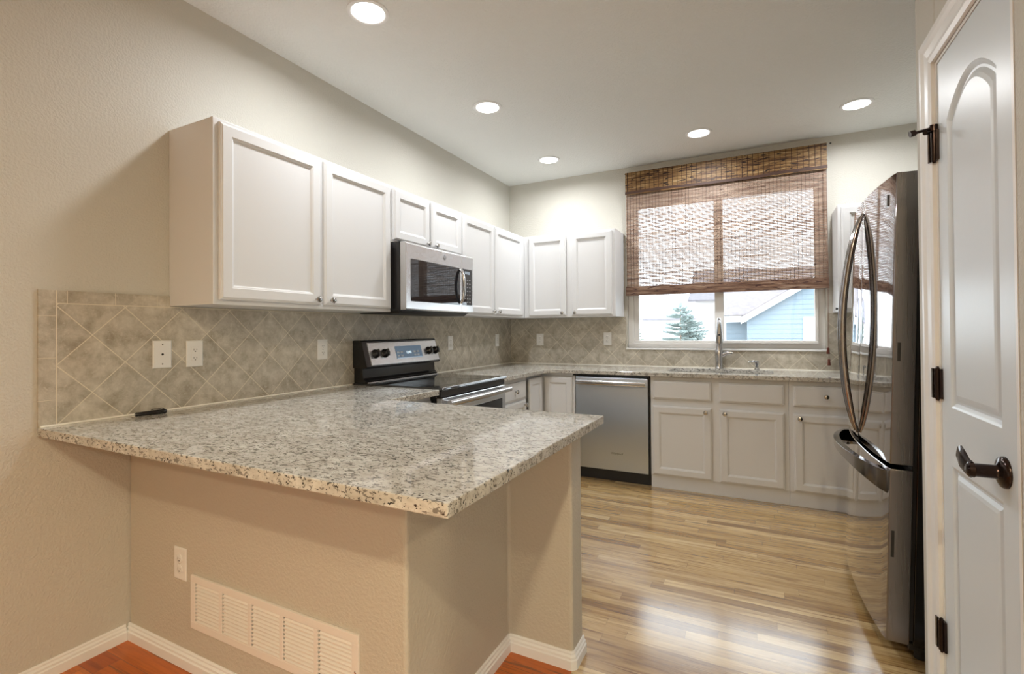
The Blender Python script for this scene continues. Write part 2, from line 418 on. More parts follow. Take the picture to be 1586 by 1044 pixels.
# ------------------------------------------------------------------ the shell of the room
H = 2.774; XR = 2.814; XE = 3.55; C = .9146
YB = -8.2; XF = 6.2
WX0, WX1, WZ0, WZ1 = 1.235, 2.805, 1.083, 2.46     # kitchen window opening
m = MB(); m.box(-.12, XE+.1, -2.86, 0.15, -.1, 0).box(1.70, XF, YB, -2.86, -.1, 0); struct('floor', m, FLOOR)
m = MB(); m.box(-.12, 1.70, YB, -2.86, -.1, 0); struct('floor_shaded', m, FLOOR_SHADE)  # shaded stretch of the floor, its shade painted in as orange wood
m = MB(); m.box(-.12, XF, YB, .15, H, H+.12); struct('ceiling', m, CEIL)
m = MB(); m.box(-.12, 0, -5.5, .15, 0, H).box(-.12, 0, YB, -7.5, 0, H).box(-.12, 0, -7.5, -6.9, 0, H).box(-.12, 0, -6.9, -5.5, 0, .75).box(-.12, 0, -6.9, -5.5, 2.25, H); struct('wall_left', m, WALL)
m = MB(); m.box(0, WX0, 0, .15, 0, H).box(WX1, XE+.1, 0, .15, 0, H).box(WX0, WX1, 0, .15, 0, WZ0).box(WX0, WX1, 0, .15, WZ1, H)
struct('wall_back', m, WALL)
m = MB(); m.box(XE, XE+.1, -2.58, 0, 0, H); struct('wall_alcove', m, WALL)
m = MB(); m.box(XR+.1, XE, -2.58, -2.48, 0, H); struct('wall_divider', m, WALL)
DY0, DY1, DZ = -3.18, -2.695, 2.052               # pantry door opening
m = MB(); m.box(XR, XR+.1, DY1+.012, -2.48, 0, H).box(XR, XR+.1, DY0-.012, DY1+.012, DZ+.01, H).box(XR, XR+.1, -4.25, DY0-.012, 0, H)
struct('wall_right', m, WALL, bevel=.008)
m = MB(); m.box(XR+.1, XE+.1, -3.4, -3.3, 0, H).box(XE, XE+.1, -3.3, -2.58, 0, H); struct('wall_pantry', m, WALL)
m = MB(); m.box(XR+.1, XF, -4.25, -4.13, 0, H); struct('wall_hall', m, WALL)
m = MB(); m.box(XF, XF+.12, YB, -4.13, 0, H); struct('wall_dining', m, WALL)
m = MB(); m.box(0, 4.3, YB-.12, YB, 0, H).box(5.3, XF, YB-.12, YB, 0, H).box(4.3, 5.3, YB-.12, YB, 2.4, H).box(4.3, 5.3, YB-.12, YB, 0, .15)
struct('wall_rear', m, WALL)
w = struct('window_added_rear', MB().box(4.3, 5.3, YB-.08, YB-.03, .15, .21).box(4.3, 5.3, YB-.08, YB-.03, 2.34, 2.4).box(4.3, 4.36, YB-.08, YB-.03, .21, 2.34)
           .box(5.24, 5.3, YB-.08, YB-.03, .21, 2.34).box(4.78, 4.82, YB-.08, YB-.03, .21, 2.34), VINYL)  # unseen window, added to let fill daylight in from behind
struct('pane', MB().box(4.36, 5.24, YB-.06, YB-.055, .21, 2.34), GLASS, w)

w = struct('window_added_left', MB().box(-.09, -.04, -6.9, -5.5, .75, .81).box(-.09, -.04, -6.9, -5.5, 2.19, 2.25).box(-.09, -.04, -6.9, -6.84, .81, 2.19).box(-.09, -.04, -5.56, -5.5, .81, 2.19).box(-.09, -.04, -6.23, -6.17, .81, 2.19), VINYL)  # unseen window, added to throw cool daylight onto the pantry door
struct('pane', MB().box(-.068, -.063, -6.84, -5.56, .81, 2.19), GLASS, w)

# peninsula half wall
m = MB()
m.prism([(0,-3.51),(1.435,-3.51),(1.435,-2.88),(1.70,-2.88),(1.70,-2.765),(1.315,-2.765),(1.315,-3.39),(0,-3.39)], 'z', 0, .883)
struct('wall_peninsula', m, WALLP, bevel=.012, seg=3)
# baseboards, moulded profile: (distance off the wall, height)
BP = [(0,0),(.015,0),(.015,.034),(.011,.038),(.011,.046),(.006,.052),(.006,.058),(.003,.0635),(0,.0635)]
def baseboard(name, pts, closed=False):
    """pts: floor polyline with the room on its right-hand side"""
    m = MB(); n = len(pts); k = 0
    P = [Vector((a, b)) for a, b in pts]
    rows = []
    for i in range(n):
        dirs = []
        if i > 0: dirs.append((P[i]-P[i-1]).normalized())
        if i < n-1: dirs.append((P[i+1]-P[i]).normalized())
        ns = [Vector((d.y, -d.x)) for d in dirs]
        nn = ns[0] if len(ns) == 1 else (ns[0]+ns[1]) / (1 + ns[0].dot(ns[1]))
        rows.append([(P[i].x + nn.x*o, P[i].y + nn.y*o, h) for o, h in BP])
    q = len(BP)
    vs = [v for r in rows for v in r]; fs = []
    for i in range(n-1):
        for j in range(q-1): fs.append((i*q+j, i*q+j+1, (i+1)*q+j+1, (i+1)*q+j))
    fs.append(tuple(range(q))); fs.append(tuple((n-1)*q+j for j in range(q)))
    m.add(vs, fs)
    return struct(name, m, TRIM)
baseboard('baseboard_left', [(0, YB), (0, -3.526)])
baseboard('baseboard_peninsula', [(0, -3.51), (1.435, -3.51), (1.435, -2.88), (1.692, -2.88), (1.70, -2.872), (1.70, -2.765)][::1])
baseboard('baseboard_right', [(XR+.09, -2.48), (XR+.004, -2.48), (XR, -2.484), (XR, -2.588)][::-1][::-1])
# door casing
def casing():
    m = MB(); cw = .085
    y0, y1, zt = DY1+.012, DY1+.012+cw, DZ+.012
    prof = [(0,.0),(0,.010),(.014,.014),(.03,.011),(.055,.013),(.068,.019),(.085,.019),(.085,0)]
    vs = []; fs = []; q = len(prof)
    path = [(y0, 0, 1, 0), (y0, zt, 1, 1), (DY0-.012, zt, 0, 1)]
    for (yy, zz, sy, sz) in path:
        for (o, d) in prof: vs.append((XR-d, yy+o*sy, zz+o*sz))
    for i in range(2):
        for j in range(q): fs.append((i*q+j, i*q+(j+1) % q, (i+1)*q+(j+1) % q, (i+1)*q+j))
    fs.append(tuple(range(q))); fs.append(tuple(2*q+j for j in range(q)))
    m.add(vs, fs)
    m.box(XR, XR+.1, DY1, DY1+.012, 0, DZ+.01).box(XR, XR+.1, DY0-.012, DY1, DZ, DZ+.01).box(XR, XR+.1, DY0-.012, DY0, 0, DZ+.01)
    m.box(XR+.04, XR+.052, DY1-.012, DY1, 0, DZ).box(XR+.04, XR+.052, DY0, DY1, DZ-.012, DZ)
    return struct('trim_1', m, TRIM)
casing()

# ------------------------------------------------------------------ pantry door
def pantry_door():
    ya, yb, z0, z1 = DY0+.003, DY1-.003, .008, DZ-.004
    xf, xb = XR+.001, XR+.036
    r = thing('door_1', 'white two panel arched door', 'door', (xf, yb, 0), (0, 0, 0)); r['kind'] = 'structure'
    del r['category']
    m = MB()
    # panel outlines as (y,z) loops; arch top for the upper one
    def arch(y0, y1, zb, zs, rise, n=16):
        pts = [(y0, zb), (y1, zb), (y1, zs)]
        for i in range(1, n):
            t = i/n; pts.append((y1 + (y0-y1)*t, zs + rise*math.sin(math.pi*t)**.85))
        pts.append((y0, zs)); return pts
    def shrink(pts, d, cy, cz, hy, hz):
        return [(cy + (p[0]-cy)*(hy-d)/hy, cz + (p[1]-cz)*(hz-d)/hz) for p in pts]
    py0, py1 = -3.105, -2.775
    up = arch(py0, py1, 1.022, 1.853, .078); lo = [(py0, .20), (py1, .20), (py1, .855), (py0, .855)]
    bm = bmesh.new()
    def loop(pts, x): return [bm.verts.new((x, p[0], p[1])) for p in pts]
    def edges(l): return [bm.edges.new((l[i], l[(i+1) % len(l)])) for i in range(len(l))]
    outer = loop([(ya, z0), (yb, z0), (yb, z1), (ya, z1)], xf)
    es = edges(outer)
    for pts in (up, lo):
        cy = (py0+py1)/2; zs = [p[1] for p in pts]; cz = (min(zs)+max(zs))/2; hy = (py1-py0)/2; hz = (max(zs)-min(zs))/2
        L0 = loop(pts, xf); es += edges(L0)
        prev = L0
        for (d, dep) in ((.006, .003), (.014, .009), (.020, .009), (.030, .004), (.040, .002)):
            Ln = loop(shrink(pts, d, cy, cz, hy, hz), xf+dep)
            for i in range(len(pts)):
                j = (i+1) % len(pts); bm.faces.new((prev[i], prev[j], Ln[j], Ln[i]))
            prev = Ln
        bm.faces.new(prev)
    bmesh.ops.triangle_fill(bm, use_beauty=True, edges=es)
    back = loop([(ya, z0), (yb, z0), (yb, z1), (ya, z1)], xb)
    for i in range(4):
        j = (i+1) % 4; bm.faces.new((outer[i], outer[j], back[j], back[i]))
    bm.faces.new(back)
    bmesh.ops.recalc_face_normals(bm, faces=bm.faces)
    bmesh.ops.triangulate(bm, faces=[f for f in bm.faces if len(f.verts) > 4])
    M = r.matrix_basis.inverted()
    for v in bm.verts: v.co = M @ v.co
    me = bpy.data.meshes.new('door_leaf'); bm.to_mesh(me); bm.free(); me.materials.append(DOORW)
    link('door_leaf', me, r)
    # hinges
    for i, hz in enumerate((1.805, 1.083, .325)):
        hm = MB(); yh = DY1
        hm.cyl((XR-.008, yh+.001, hz-.045), (XR-.008, yh+.001, hz+.045), .0075, n=14)
        for k in range(3): hm.cyl((XR-.008, yh+.001, hz-.03+.03*k-.002), (XR-.008, yh+.001, hz-.03+.03*k+.002), .0082, n=14)
        hm.cyl((XR-.008, yh+.001, hz+.045), (XR-.008, yh+.001, hz+.052), .006, .003, n=12)
        hm.cyl((XR-.008, yh+.001, hz-.052), (XR-.008, yh+.001, hz-.045), .003, .006, n=12)
        hm.box(XR-.006, XR+.0005, yh-.016, yh-.002, hz-.045, hz+.045)
        hm.box(XR-.0165, XR-.0005, yh+.013, yh+.028, hz-.045, hz+.045)
        hm.box(XR-.013, XR-.008, yh+.002, yh+.02, hz-.044, hz+.044)
        h = obj('hinge', hm, BRONZE, r)
        if i == 0:
            sm = MB()
            sm.cyl((XR-.008, yh+.001, hz+.045), (XR-.008, yh+.001, hz+.064), .011, n=14)
            sm.tube([(XR-.012, yh+.001, hz+.055), (XR-.035, yh-.004, hz+.050), (XR-.058, yh-.008, hz+.045)], .0045, 10)
            sm.cyl((XR-.055, yh-.008, hz+.046), (XR-.068, yh-.010, hz+.043), .0095, n=14)
            sm.tube([(XR-.014, yh-.004, hz+.043), (XR-.03, yh-.018, hz+.038)], .004, 8)
            sm.cyl((XR-.026, yh-.014, hz+.039), (XR-.034, yh-.022, hz+.037), .007, n=12)
            obj('door_stop', sm, BRONZE, h)
    # lever handle
    ry, rz = -3.118, .925
    hm = MB(); hm.lathe((xf, ry, rz), (-1, 0, 0), [(.036, 0), (.036, .004), (.033, .009), (.024, .013), (.0165, .016), (.0155, .020), (.0155, .052), (.0175, .055), (.0165, .064), (.010, .068)], 30)
    lv = obj('lever_handle', hm, BRONZE, r)
    path = [(xf-.058, ry, rz), (xf-.060, ry+.018, rz+.003), (xf-.061, ry+.040, rz+.012), (xf-.060, ry+.066, rz+.024), (xf-.058, ry+.088, rz+.032)]
    lm = MB().tube(path, [.013, .0135, .0155, .0135, .002], 14, flat=(.5, 1.55)); obj('lever', lm, BRONZE, lv)
pantry_door()

# ------------------------------------------------------------------ kitchen window
def kitchen_window():
    y0, y1 = .035, .095
    m = MB(); m.box(WX0, WX1, y0, y1, WZ0, WZ0+.045).box(WX0, WX1, y0, y1, WZ1-.045, WZ1).box(WX0, WX0+.05, y0, y1, WZ0+.045, WZ1-.045).box(WX1-.05, WX1, y0, y1, WZ0+.045, WZ1-.045)
    r = struct('window_1', m, VINYL, bevel=.003)
    def sash(xa, xb, za, zb, ya, yb, l, rr, b, t):
        s = MB(); s.box(xa, xb, ya, yb, za, za+b).box(xa, xb, ya, yb, zb-t, zb).box(xa, xa+l, ya, yb, za+b, zb-t).box(xb-rr, xb, ya, yb, za+b, zb-t)
        o = obj('sash', s, VINYL, r, bevel=.003)
        obj('pane', MB().box(xa+l, xb-rr, (ya+yb)/2-.002, (ya+yb)/2+.002, za+b, zb-t), GLASS, o)
    sash(WX0+.05, 2.035, WZ0+.045, WZ1-.045, .05, .085, .045, .045, .022, .030)
    sash(1.99, WX1-.05, WZ0+.045, WZ1-.045, .012, .048, .072, .022, .025, .030)
    s = MB(); s.box(WX0-.012, WX1+.012, -.018, .035, WZ0-.016, WZ0); struct('window_sill', s, TRIM, r, bevel=.003)
kitchen_window()

# ------------------------------------------------------------------ splash tiles and worktops
m = MB(); m.prism([(-3.804, C+.0004), (-.0005, C+.0004), (-.0005, 1.371), (-3.358, 1.371), (-3.358, 1.4155), (-3.804, 1.4155)], 'x', .0003, .009)
tag(obj('tile_backsplash', m, TILE_Y), 'diagonal stone tile backsplash on the long left wall, behind the range and peninsula', 'backsplash')
m = MB(); m.box(.0095, WX0-.013, -.009, -.0003, C+.0004, 1.371).box(WX0-.013, WX1+.013, -.009, -.0003, C+.0004, WZ0-.0165).box(WX1+.013, XE-.0005, -.009, -.0003, C+.0004, 1.371)
tag(obj('tile_backsplash', m, TILE_X), 'diagonal stone tile backsplash under the window, behind the faucet and sink', 'backsplash')
def slab(name, polys, label, holes=None):
    m = MB()
    for p in polys: m.prism(p, 'z', C-.0315, C)
    return tag(obj(name, m, GRAN, bevel=.003, seg=2), label, 'countertop')
o = slab('granite_countertop', [[(.0005,-3.805),(1.776,-3.805),(1.776,-2.712),(.685,-2.712),(.685,-2.272),(.0005,-2.272)]],
     'speckled granite countertop of the peninsula, with a black marker on it')
m = MB().tube([(.0145, -3.80, C+.002), (.0145, -2.28, C+.002)], .005, 6); obj('caulk_line', m, CAULK, o, label='pale caulk line along the wall')
# the corner top has a hole for the sink
SX0, SX1, SY0, SY1 = 1.66, 2.425, -.50, -.105
def rounded(x0, x1, y0, y1, r, n=6):
    pts = []
    for (cx, cy, a0) in ((x1-r, y1-r, 0), (x0+r, y1-r, 90), (x0+r, y0+r, 180), (x1-r, y0+r, 270)):
        for i in range(n+1):
            a = math.radians(a0 + 90*i/n); pts.append((cx + r*math.cos(a), cy + r*math.sin(a)))
    return pts
def corner_top():
    outer = [(.0005,-1.463),(.685,-1.463),(.685,-.73),(.70,-.69),(.73,-.66),(.78,-.652),(XE-.0005,-.652),(XE-.0005,-.0005),(.0005,-.0005)]
    inner = rounded(SX0, SX1, SY0, SY1, .07)
    bm = bmesh.new()
    def lp(pts, z): return [bm.verts.new((p[0], p[1], z)) for p in pts]
    for z in (C, C-.0315):
        a, b = lp(outer, z), lp(inner, z)
        es = [bm.edges.new((l[i], l[(i+1) % len(l)])) for l in (a, b) for i in range(len(l))]
        bmesh.ops.triangle_fill(bm, use_beauty=True, edges=es)
        if z == C: A, B = a, b
        else:
            for l, k in ((A, a), (B, b)):
                for i in range(len(l)):
                    j = (i+1) % len(l); bm.faces.new((l[i], l[j], k[j], k[i]))
    bmesh.ops.recalc_face_normals(bm, faces=bm.faces)
    base = Vector((1.775, -.73, C-.0315))
    for v in bm.verts: v.co -= base
    me = bpy.data.meshes.new('granite_countertop'); bm.to_mesh(me); bm.free(); me.materials.append(GRAN)
    o = link('granite_countertop', me); o.location = base
    b = o.modifiers.new('bevel', 'BEVEL'); b.width = .003; b.segments = 2; b.limit_method = 'ANGLE'; b.angle_limit = math.radians(50)
    tag(o, 'speckled granite countertop under the window, holding the sink, turning the corner to the range', 'countertop')
    obj('caulk_line', MB().tube([(.0137, -1.45, C+.002), (.0137, -.0137, C+.002), (XE-.01, -.0137, C+.002)], .004, 6), CAULK, o, label='pale caulk line along the tiles')
corner_top()

# ------------------------------------------------------------------ cabinets
XA, YA, ZA = Vector((1,0,0)), Vector((0,1,0)), Vector((0,0,1))
DOORP = [(0, 0), (0, .012), (.004, .016), (.007, .0165), (.011, .020), (.050, .020), (.053, .017), (.058, .0155), (.062, .010), (.066, .0095)]
DRAWP = [(0, 0), (0, .012), (.004, .016), (.008, .0165), (.013, .020)]
def knob(parent, c, n, mt=None, s=1.0):
    return obj('knob', MB().lathe(c, n, [(.006*s, -.001), (.0055*s, .012*s), (.009*s, .015*s), (.0155*s, .019*s), (.0165*s, .023*s), (.014*s, .028*s), (.007*s, .0305*s)], 20), mt or KNOB, parent)
class Face:
    """a cabinet front: 'x' faces +x (u runs along y), 'y' faces -y (u runs along x)"""
    def __init__(s, kind, plane):
        s.kind, s.plane = kind, plane
        s.U = YA if kind == 'x' else XA; s.N = XA if kind == 'x' else -YA
    def P(s, u, z, d=0):
        return Vector((s.plane+d, u, z)) if s.kind == 'x' else Vector((u, s.plane-d, z))
    def door(s, par, u0, u1, z0, z1, kn=None, name='door', prof=DOORP):
        o = obj(name, MB().rings(s.P(u0, z0, .0005), s.U, ZA, s.N, u1-u0, z1-z0, prof), CAB, par)
        if kn: knob(o, s.P(kn[0], kn[1], .020), s.N)
        return o
    def drawer(s, par, u0, u1, z0, z1, kn=None, name='drawer'):
        return s.door(par, u0, u1, z0, z1, kn, name, DRAWP)
FX = Face('x', .315); FY = Face('y', -.315); BX = Face('x', .62); BY = Face('y', -.61)
UZ0, UZ1 = 1.372, 2.154
def carcass(par, x0, x1, y0, y1, z0, z1, extra=None):
    m = MB().box(x0, x1, y0, y1, z0, z1)
    if extra: extra(m)
    return obj('carcass', m, CAB, par, bevel=.0015)
G = 'white wall cabinets'
r = thing('wall_cabinet', 'tall two door white wall cabinet nearest the camera, left of the microwave', 'cabinet', (.157, -2.807, UZ0), group=G)
carcass(r, .0006, .315, -3.357, -2.257, UZ0, UZ1, lambda m: m.box(.296, .3165, -3.3585, -3.338, UZ0, UZ1))
FX.door(r, -3.337, -2.808, 1.392, 2.137, (-2.842, 1.418)); FX.door(r, -2.785, -2.270, 1.392, 2.137, (-2.748, 1.418))
r = thing('wall_cabinet', 'short white wall cabinet directly above the microwave', 'cabinet', (.157, -1.857, 1.803), group=G)
carcass(r, .0006, .315, -2.2555, -1.4585, 1.806, UZ1)
FX.door(r, -2.236, -1.868, 1.822, 2.137, (-1.905, 1.845)); FX.door(r, -1.848, -1.470, 1.822, 2.137, (-1.812, 1.845))
r = thing('wall_cabinet', 'white wall cabinet between the microwave and the corner of the room', 'cabinet', (.157, -.73, UZ0), group=G)
carcass(r, .0006, .315, -1.457, -.0006, UZ0, UZ1)
FX.door(r, -1.440, -.952, 1.389, 2.137, (-.985, 1.415)); FX.door(r, -.934, -.385, 1.389, 2.137, (-.897, 1.415))
r = thing('wall_cabinet', 'white wall cabinet on the window wall, left of the bamboo shade', 'cabinet', (.76, -.157, UZ0), group=G)
carcass(r, .3165, 1.205, -.315, -.0006, UZ0, UZ1)
FY.door(r, .368, .748, 1.387, 2.137, (.712, 1.413)); FY.door(r, .80, 1.178, 1.387, 2.137, (.836, 1.413))
r = thing('wall_cabinet', 'white wall cabinet at the right of the window, mostly hidden behind the refrigerator', 'cabinet', (3.2, -.157, UZ0), group=G)
carcass(r, 2.852, 3.549, -.315, -.0006, UZ0, UZ1)
obj('hook', MB().cyl((2.850, -.29, 1.395), (2.836, -.29, 1.395), .007, .009, 12), BLACKM, r, label='small black bumper near the lower corner')
FY.door(r, 2.873, 3.190, 1.387, 2.137, (3.155, 1.413)); FY.door(r, 3.205, 3.530, 1.387, 2.137, (3.24, 1.413))

G = 'white base cabinets'
ZT = C - .032
r = thing('base_cabinet', 'narrow white base cabinet with one drawer, right of the range', 'cabinet', (.31, -1.21, 0), group=G)
m = MB().box(.0006, .62, -1.462, -.958, .10, ZT).box(.0006, .545, -1.462, -.958, 0, .10); obj('carcass', m, CAB, r, bevel=.0015)
BX.drawer(r, -1.452, -.985, .705, .845, (-1.19, .775)); BX.door(r, -1.452, -.985, .115, .69, (-1.03, .655))
r = thing('base_cabinet', 'white corner base cabinet with a folding door left ajar, beside the dishwasher', 'cabinet', (.4, -.4, 0), group=G)
m = MB().prism([(.0006,-.957),(.60,-.957),(.60,-.60),(.925,-.60),(.925,-.0006),(.0006,-.0006)], 'z', .10, ZT-.001)
m.prism([(.0006,-.957),(.53,-.957),(.53,-.53),(.925,-.53),(.925,-.0006),(.0006,-.0006)], 'z', 0, .10)
obj('carcass', m, CAB, r)
obj('gap', MB().box(.600, .606, -.957, -.925, .11, .858), HOLE, r, label='dark opening beside the folding door')
obj('rail', MB().box(.60, .62, -.957, -.615, .862, ZT-.001).box(.60, .925, -.61, -.60, .862, ZT-.001), CAB, r)
BX.door(r, -.915, -.640, .115, .85); BY.door(r, .645, .905, .115, .85)
obj('stile', MB().box(.905, .925, -.61, -.60, .10, ZT-.001), CAB, r)
def skirt(m, x0, x1): return m.box(x0, x1, -.603, -.0006, 0, .10)
r = thing('base_cabinet', 'white two door sink base cabinet with false drawer fronts under the faucet', 'cabinet', (2.03, -.31, 0), group=G)
m = MB().box(1.5555, 2.5115, -.61, -.59, .10, ZT).box(1.5555, 1.574, -.59, -.0006, .10, ZT).box(2.493, 2.5115, -.59, -.0006, .10, ZT).box(1.574, 2.493, -.59, -.0006, .10, .118)
skirt(m, 1.5555, 2.5115); obj('carcass', m, CAB, r, bevel=.0015)
BY.drawer(r, 1.578, 2.005, .706, .850, None, 'drawer_front'); BY.drawer(r, 2.060, 2.483, .706, .850, None, 'drawer_front')
BY.door(r, 1.572, 2.005, .110, .652, (1.965, .622)); BY.door(r, 2.060, 2.483, .110, .652, (2.098, .622))
r = thing('base_cabinet', 'white base cabinet with one drawer and one door, left of the refrigerator', 'cabinet', (2.75, -.31, 0), group=G)
m = MB().box(2.5125, 2.987, -.61, -.0006, .10, ZT); skirt(m, 2.5125, 2.987); obj('carcass', m, CAB, r, bevel=.0015)
BY.drawer(r, 2.540, 2.962, .706, .850, (2.735, .782)); BY.door(r, 2.540, 2.962, .110, .652, (2.578, .622))
r = thing('base_cabinet', 'white base cabinet in the far right corner behind the refrigerator', 'cabinet', (3.27, -.31, 0), group=G)
m = MB().box(2.988, 3.549, -.61, -.0006, .10, ZT); skirt(m, 2.988, 3.549); obj('carcass', m, CAB, r, bevel=.0015)
BY.drawer(r, 3.01, 3.52, .706, .850, (3.265, .782)); BY.door(r, 3.01, 3.52, .110, .652, (3.05, .622))
r = thing('base_cabinet', 'white base cabinet left of the range, under the peninsula countertop by the wall', 'cabinet', (.31, -2.8, 0), group=G)
m = MB().box(.0006, .62, -3.388, -2.272, .10, ZT).box(.0006, .545, -3.388, -2.272, 0, .10); obj('carcass', m, CAB, r, bevel=.0015)
BX.door(r, -2.72, -2.285, .115, .85, (-2.67, .80))
r = thing('base_cabinet', 'white base cabinet inside the peninsula, facing the range', 'cabinet', (.97, -3.07, 0), group=G)
m = MB().box(.6215, 1.3145, -3.388, -2.785, .10, ZT).box(.6215, 1.3145, -3.388, -2.85, 0, .10); obj('carcass', m, CAB, r, bevel=.0015)
for (a, b) in ((.66, .975), (.99, 1.30)):
    o = obj('door', MB().rings((b, -2.7845, .115), -XA, ZA, YA, b-a, .735, DOORP), CAB, r); knob(o, ((b-.04) if a < .9 else (a+.04), -2.7645, .80), YA)

# ------------------------------------------------------------------ dishwasher
r = thing('dishwasher', 'stainless steel dishwasher with a bar handle, between the corner cabinet and the sink cabinet', 'dishwasher', (1.24, -.3, 0))
obj('tub', MB().box(.934, 1.551, -.585, -.01, .09, ZT-.002), BLACKM, r)
obj('control_strip', MB().box(.940, 1.545, -.618, -.585, .862, ZT-.002), BLACK, r, bevel=.003)
obj('side_seal', MB().box(1.538, 1.551, -.600, -.585, .09, .862), BLACKM, r)
dm = MB(); dm.prism([(-.628,.10),(-.630,.104),(-.630,.845),(-.625,.857),(-.610,.860),(-.586,.860),(-.586,.10)], 'x', .938, 1.537, True)
d = obj('door', dm, STEELV, r)
hm = MB(); n = 18
hp = [(.950 + .575*i/n, -.664 - .010*math.sin(math.pi*i/n), .815) for i in range(n+1)]
hm.tube(hp, .0165, 12, flat=(.55, 1.15)); hm.box(.955, .975, -.665, -.628, .803, .827).box(1.500, 1.520, -.665, -.628, .803, .827)
obj('handle', hm, CHROME, d)
text_mesh('badge', 'Whirlpool', .024, (1.232, -.6302, .232), XA, ZA, mat('badge_grey', (.10,.10,.11), .3, .6), d, shear=.25)
obj('toe_panel', MB().box(.934, 1.551, -.575, -.55, 0, .095), BLACKM, r)

# ------------------------------------------------------------------ range
RY0, RY1 = -2.268, -1.468
r = thing('electric_range', 'stainless steel and black glass electric range with a rear control panel', 'range', (.35, -1.87, 0))
obj('body', MB().box(.02, .655, RY0, RY1, .03, .905).box(.06, .60, RY0+.03, RY1-.03, 0, .03), BLACK, r)
obj('cooktop', MB().prism([(.018,.9055),(.70,.9055),(.708,.912),(.704,.924),(.018,.924)], 'y', RY0-.001, RY1+.001), COOK, r, bevel=.002)
obj('edge_trim', MB().tube([(.706, RY0, .9245), (.706, RY1, .9245)], .003, 8), CHROME, r, label='bright metal edge trim'); obj('edge_trim', MB().tube([(.125, RY0+.02, .926), (.125, RY1-.02, .926)], .004, 8), CHROME, r, label='bright metal edge trim')
BUR = mat('burner_grey', (.035,.035,.035), .06, spec=.8)
for (x, y, q) in ((.52, -2.06, .11), (.28, -2.06, .08), (.52, -1.67, .085), (.28, -1.67, .10)): obj('burner_ring', MB().lathe((x, y, .9242), ZA, [(q, 0), (q, .0003)], 40), BUR, r)
bp = obj('back_guard', MB().prism([(.012,.924),(.108,.924),(.112,.938),(.100,.945),(.088,.955),(.084,1.015),(.095,1.022),(.012,1.03)], 'y', RY0+.012, RY1-.012), BLACK, r, bevel=.002)
cp = obj('control_panel', MB().prism([(.014,1.02),(.120,1.018),(.132,1.026),(.084,1.190),(.076,1.196),(.014,1.196)], 'y', RY0, RY1), BLACK, r, bevel=.003)
# tilted stainless face
A0, A1 = Vector((.1315, 0, 1.030)), Vector((.0862, 0, 1.187)); TV = (A1-A0).normalized(); TN = Vector((TV.z, 0, -TV.x))
def onpanel(y, t, d=0): return A0 + TV*t + TN*d + Vector((0, y, 0))
obj('panel_face', MB().rings(onpanel(RY0+.045, .004, -.001), YA, TV, TN, RY1-RY0-.053, .154, [(0, 0), (0, .002), (.003, .0035)]), STEEL, cp)
ds = obj('display', MB().rings(onpanel(-1.965, .036, .002), YA, TV, TN, .285, .088, [(0, 0), (0, .003), (.006, .004)]), DISP, cp, label='blue tinted glass display')
BG = mat('button_grey', (.5,.55,.6), .4)
for i in (0,1,5,6):
    for j in (0,1): obj('button', MB().frame_box(onpanel(-1.945+.036*i, .055+.024*j, .0065), (YA, TV, TN), .012, .006, .0006), BG, ds)
text_mesh('clock', '12:45', .026, onpanel(-1.86, .068, .0062), YA, TV, mat('clock_glow', (.8,.9,1), .4, emit=(.7,.9,1), estr=1.2), ds)
for y in (-2.168, -2.078, -1.592, -1.512):
    k = MB().lathe(onpanel(y, .080, .002), TN, [(.030, 0), (.030, .006), (.026, .010), (.023, .028), (.019, .032)], 24)
    k.frame_box(onpanel(y, .080, .034), (YA, TV, TN), .006, .024, .006)
    obj('knob', k, BLACK, cp)
# front: vent strip, door with handle, drawer
obj('front_strip', MB().box(.655, .690, RY0, RY1, .868, .905), BLACK, r, bevel=.002)
dr = obj('oven_door', MB().box(.656, .700, RY0+.004, RY1-.004, .24, .864), STEEL, r, bevel=.004)
obj('window', MB().rings((.699, RY0+.055, .33), YA, ZA, XA, RY1-RY0-.11, .445, [(0, 0), (0, .003), (.004, .004)]), BGLASS, dr)
hm = MB().tube([(.748, RY0+.012, .838), (.752, -1.868, .838), (.748, RY1-.012, .838)], .017, 14, flat=(.7, 1.1))
hm.box(.700, .748, RY0+.03, RY0+.055, .826, .850).box(.700, .748, RY1-.055, RY1-.03, .826, .850); obj('handle', hm, STEEL, dr, bevel=0)
obj('drawer', MB().box(.656, .695, RY0+.004, RY1-.004, .06, .232), STEEL, r, bevel=.004)

# ------------------------------------------------------------------ microwave
MY0, MY1 = -2.252, -1.462
r = thing('microwave', 'stainless steel over the range microwave with a black glass door', 'microwave', (.2, -1.857, 1.375))
bd = obj('body', MB().box(.010, .385, MY0, MY1, 1.380, 1.804), BLACK, r, bevel=.002)
obj('vent_grille', MB().prism([(.05,1.366),(.36,1.362),(.385,1.3795),(.03,1.3795)], 'y', MY0+.02, MY1-.02), BLACKM, bd)
dr = obj('door', MB().prism([(.386,1.384),(.424,1.384),(.430,1.392),(.430,1.790),(.420,1.801),(.386,1.801)], 'y', MY0+.002, -1.622), STEEL, r, bevel=.002)
obj('window', MB().rings((.4295, -2.205, 1.438), YA, ZA, XA, .560, .262, [(0, 0), (0, .0015), (.003, .002)]), BGLASS, dr)
cf = obj('control_panel', MB().prism([(.386,1.384),(.424,1.384),(.430,1.392),(.430,1.790),(.420,1.801),(.386,1.801)], 'y', -1.6205, MY1-.002), STEEL, r, bevel=.002)
kp = obj('keypad', MB().rings((.4295, -1.612, 1.440), YA, ZA, XA, .130, .262, [(0, 0), (0, .0015), (.003, .002)]), BGLASS, cf)
BG = mat('button_print', (.35,.36,.38), .5)
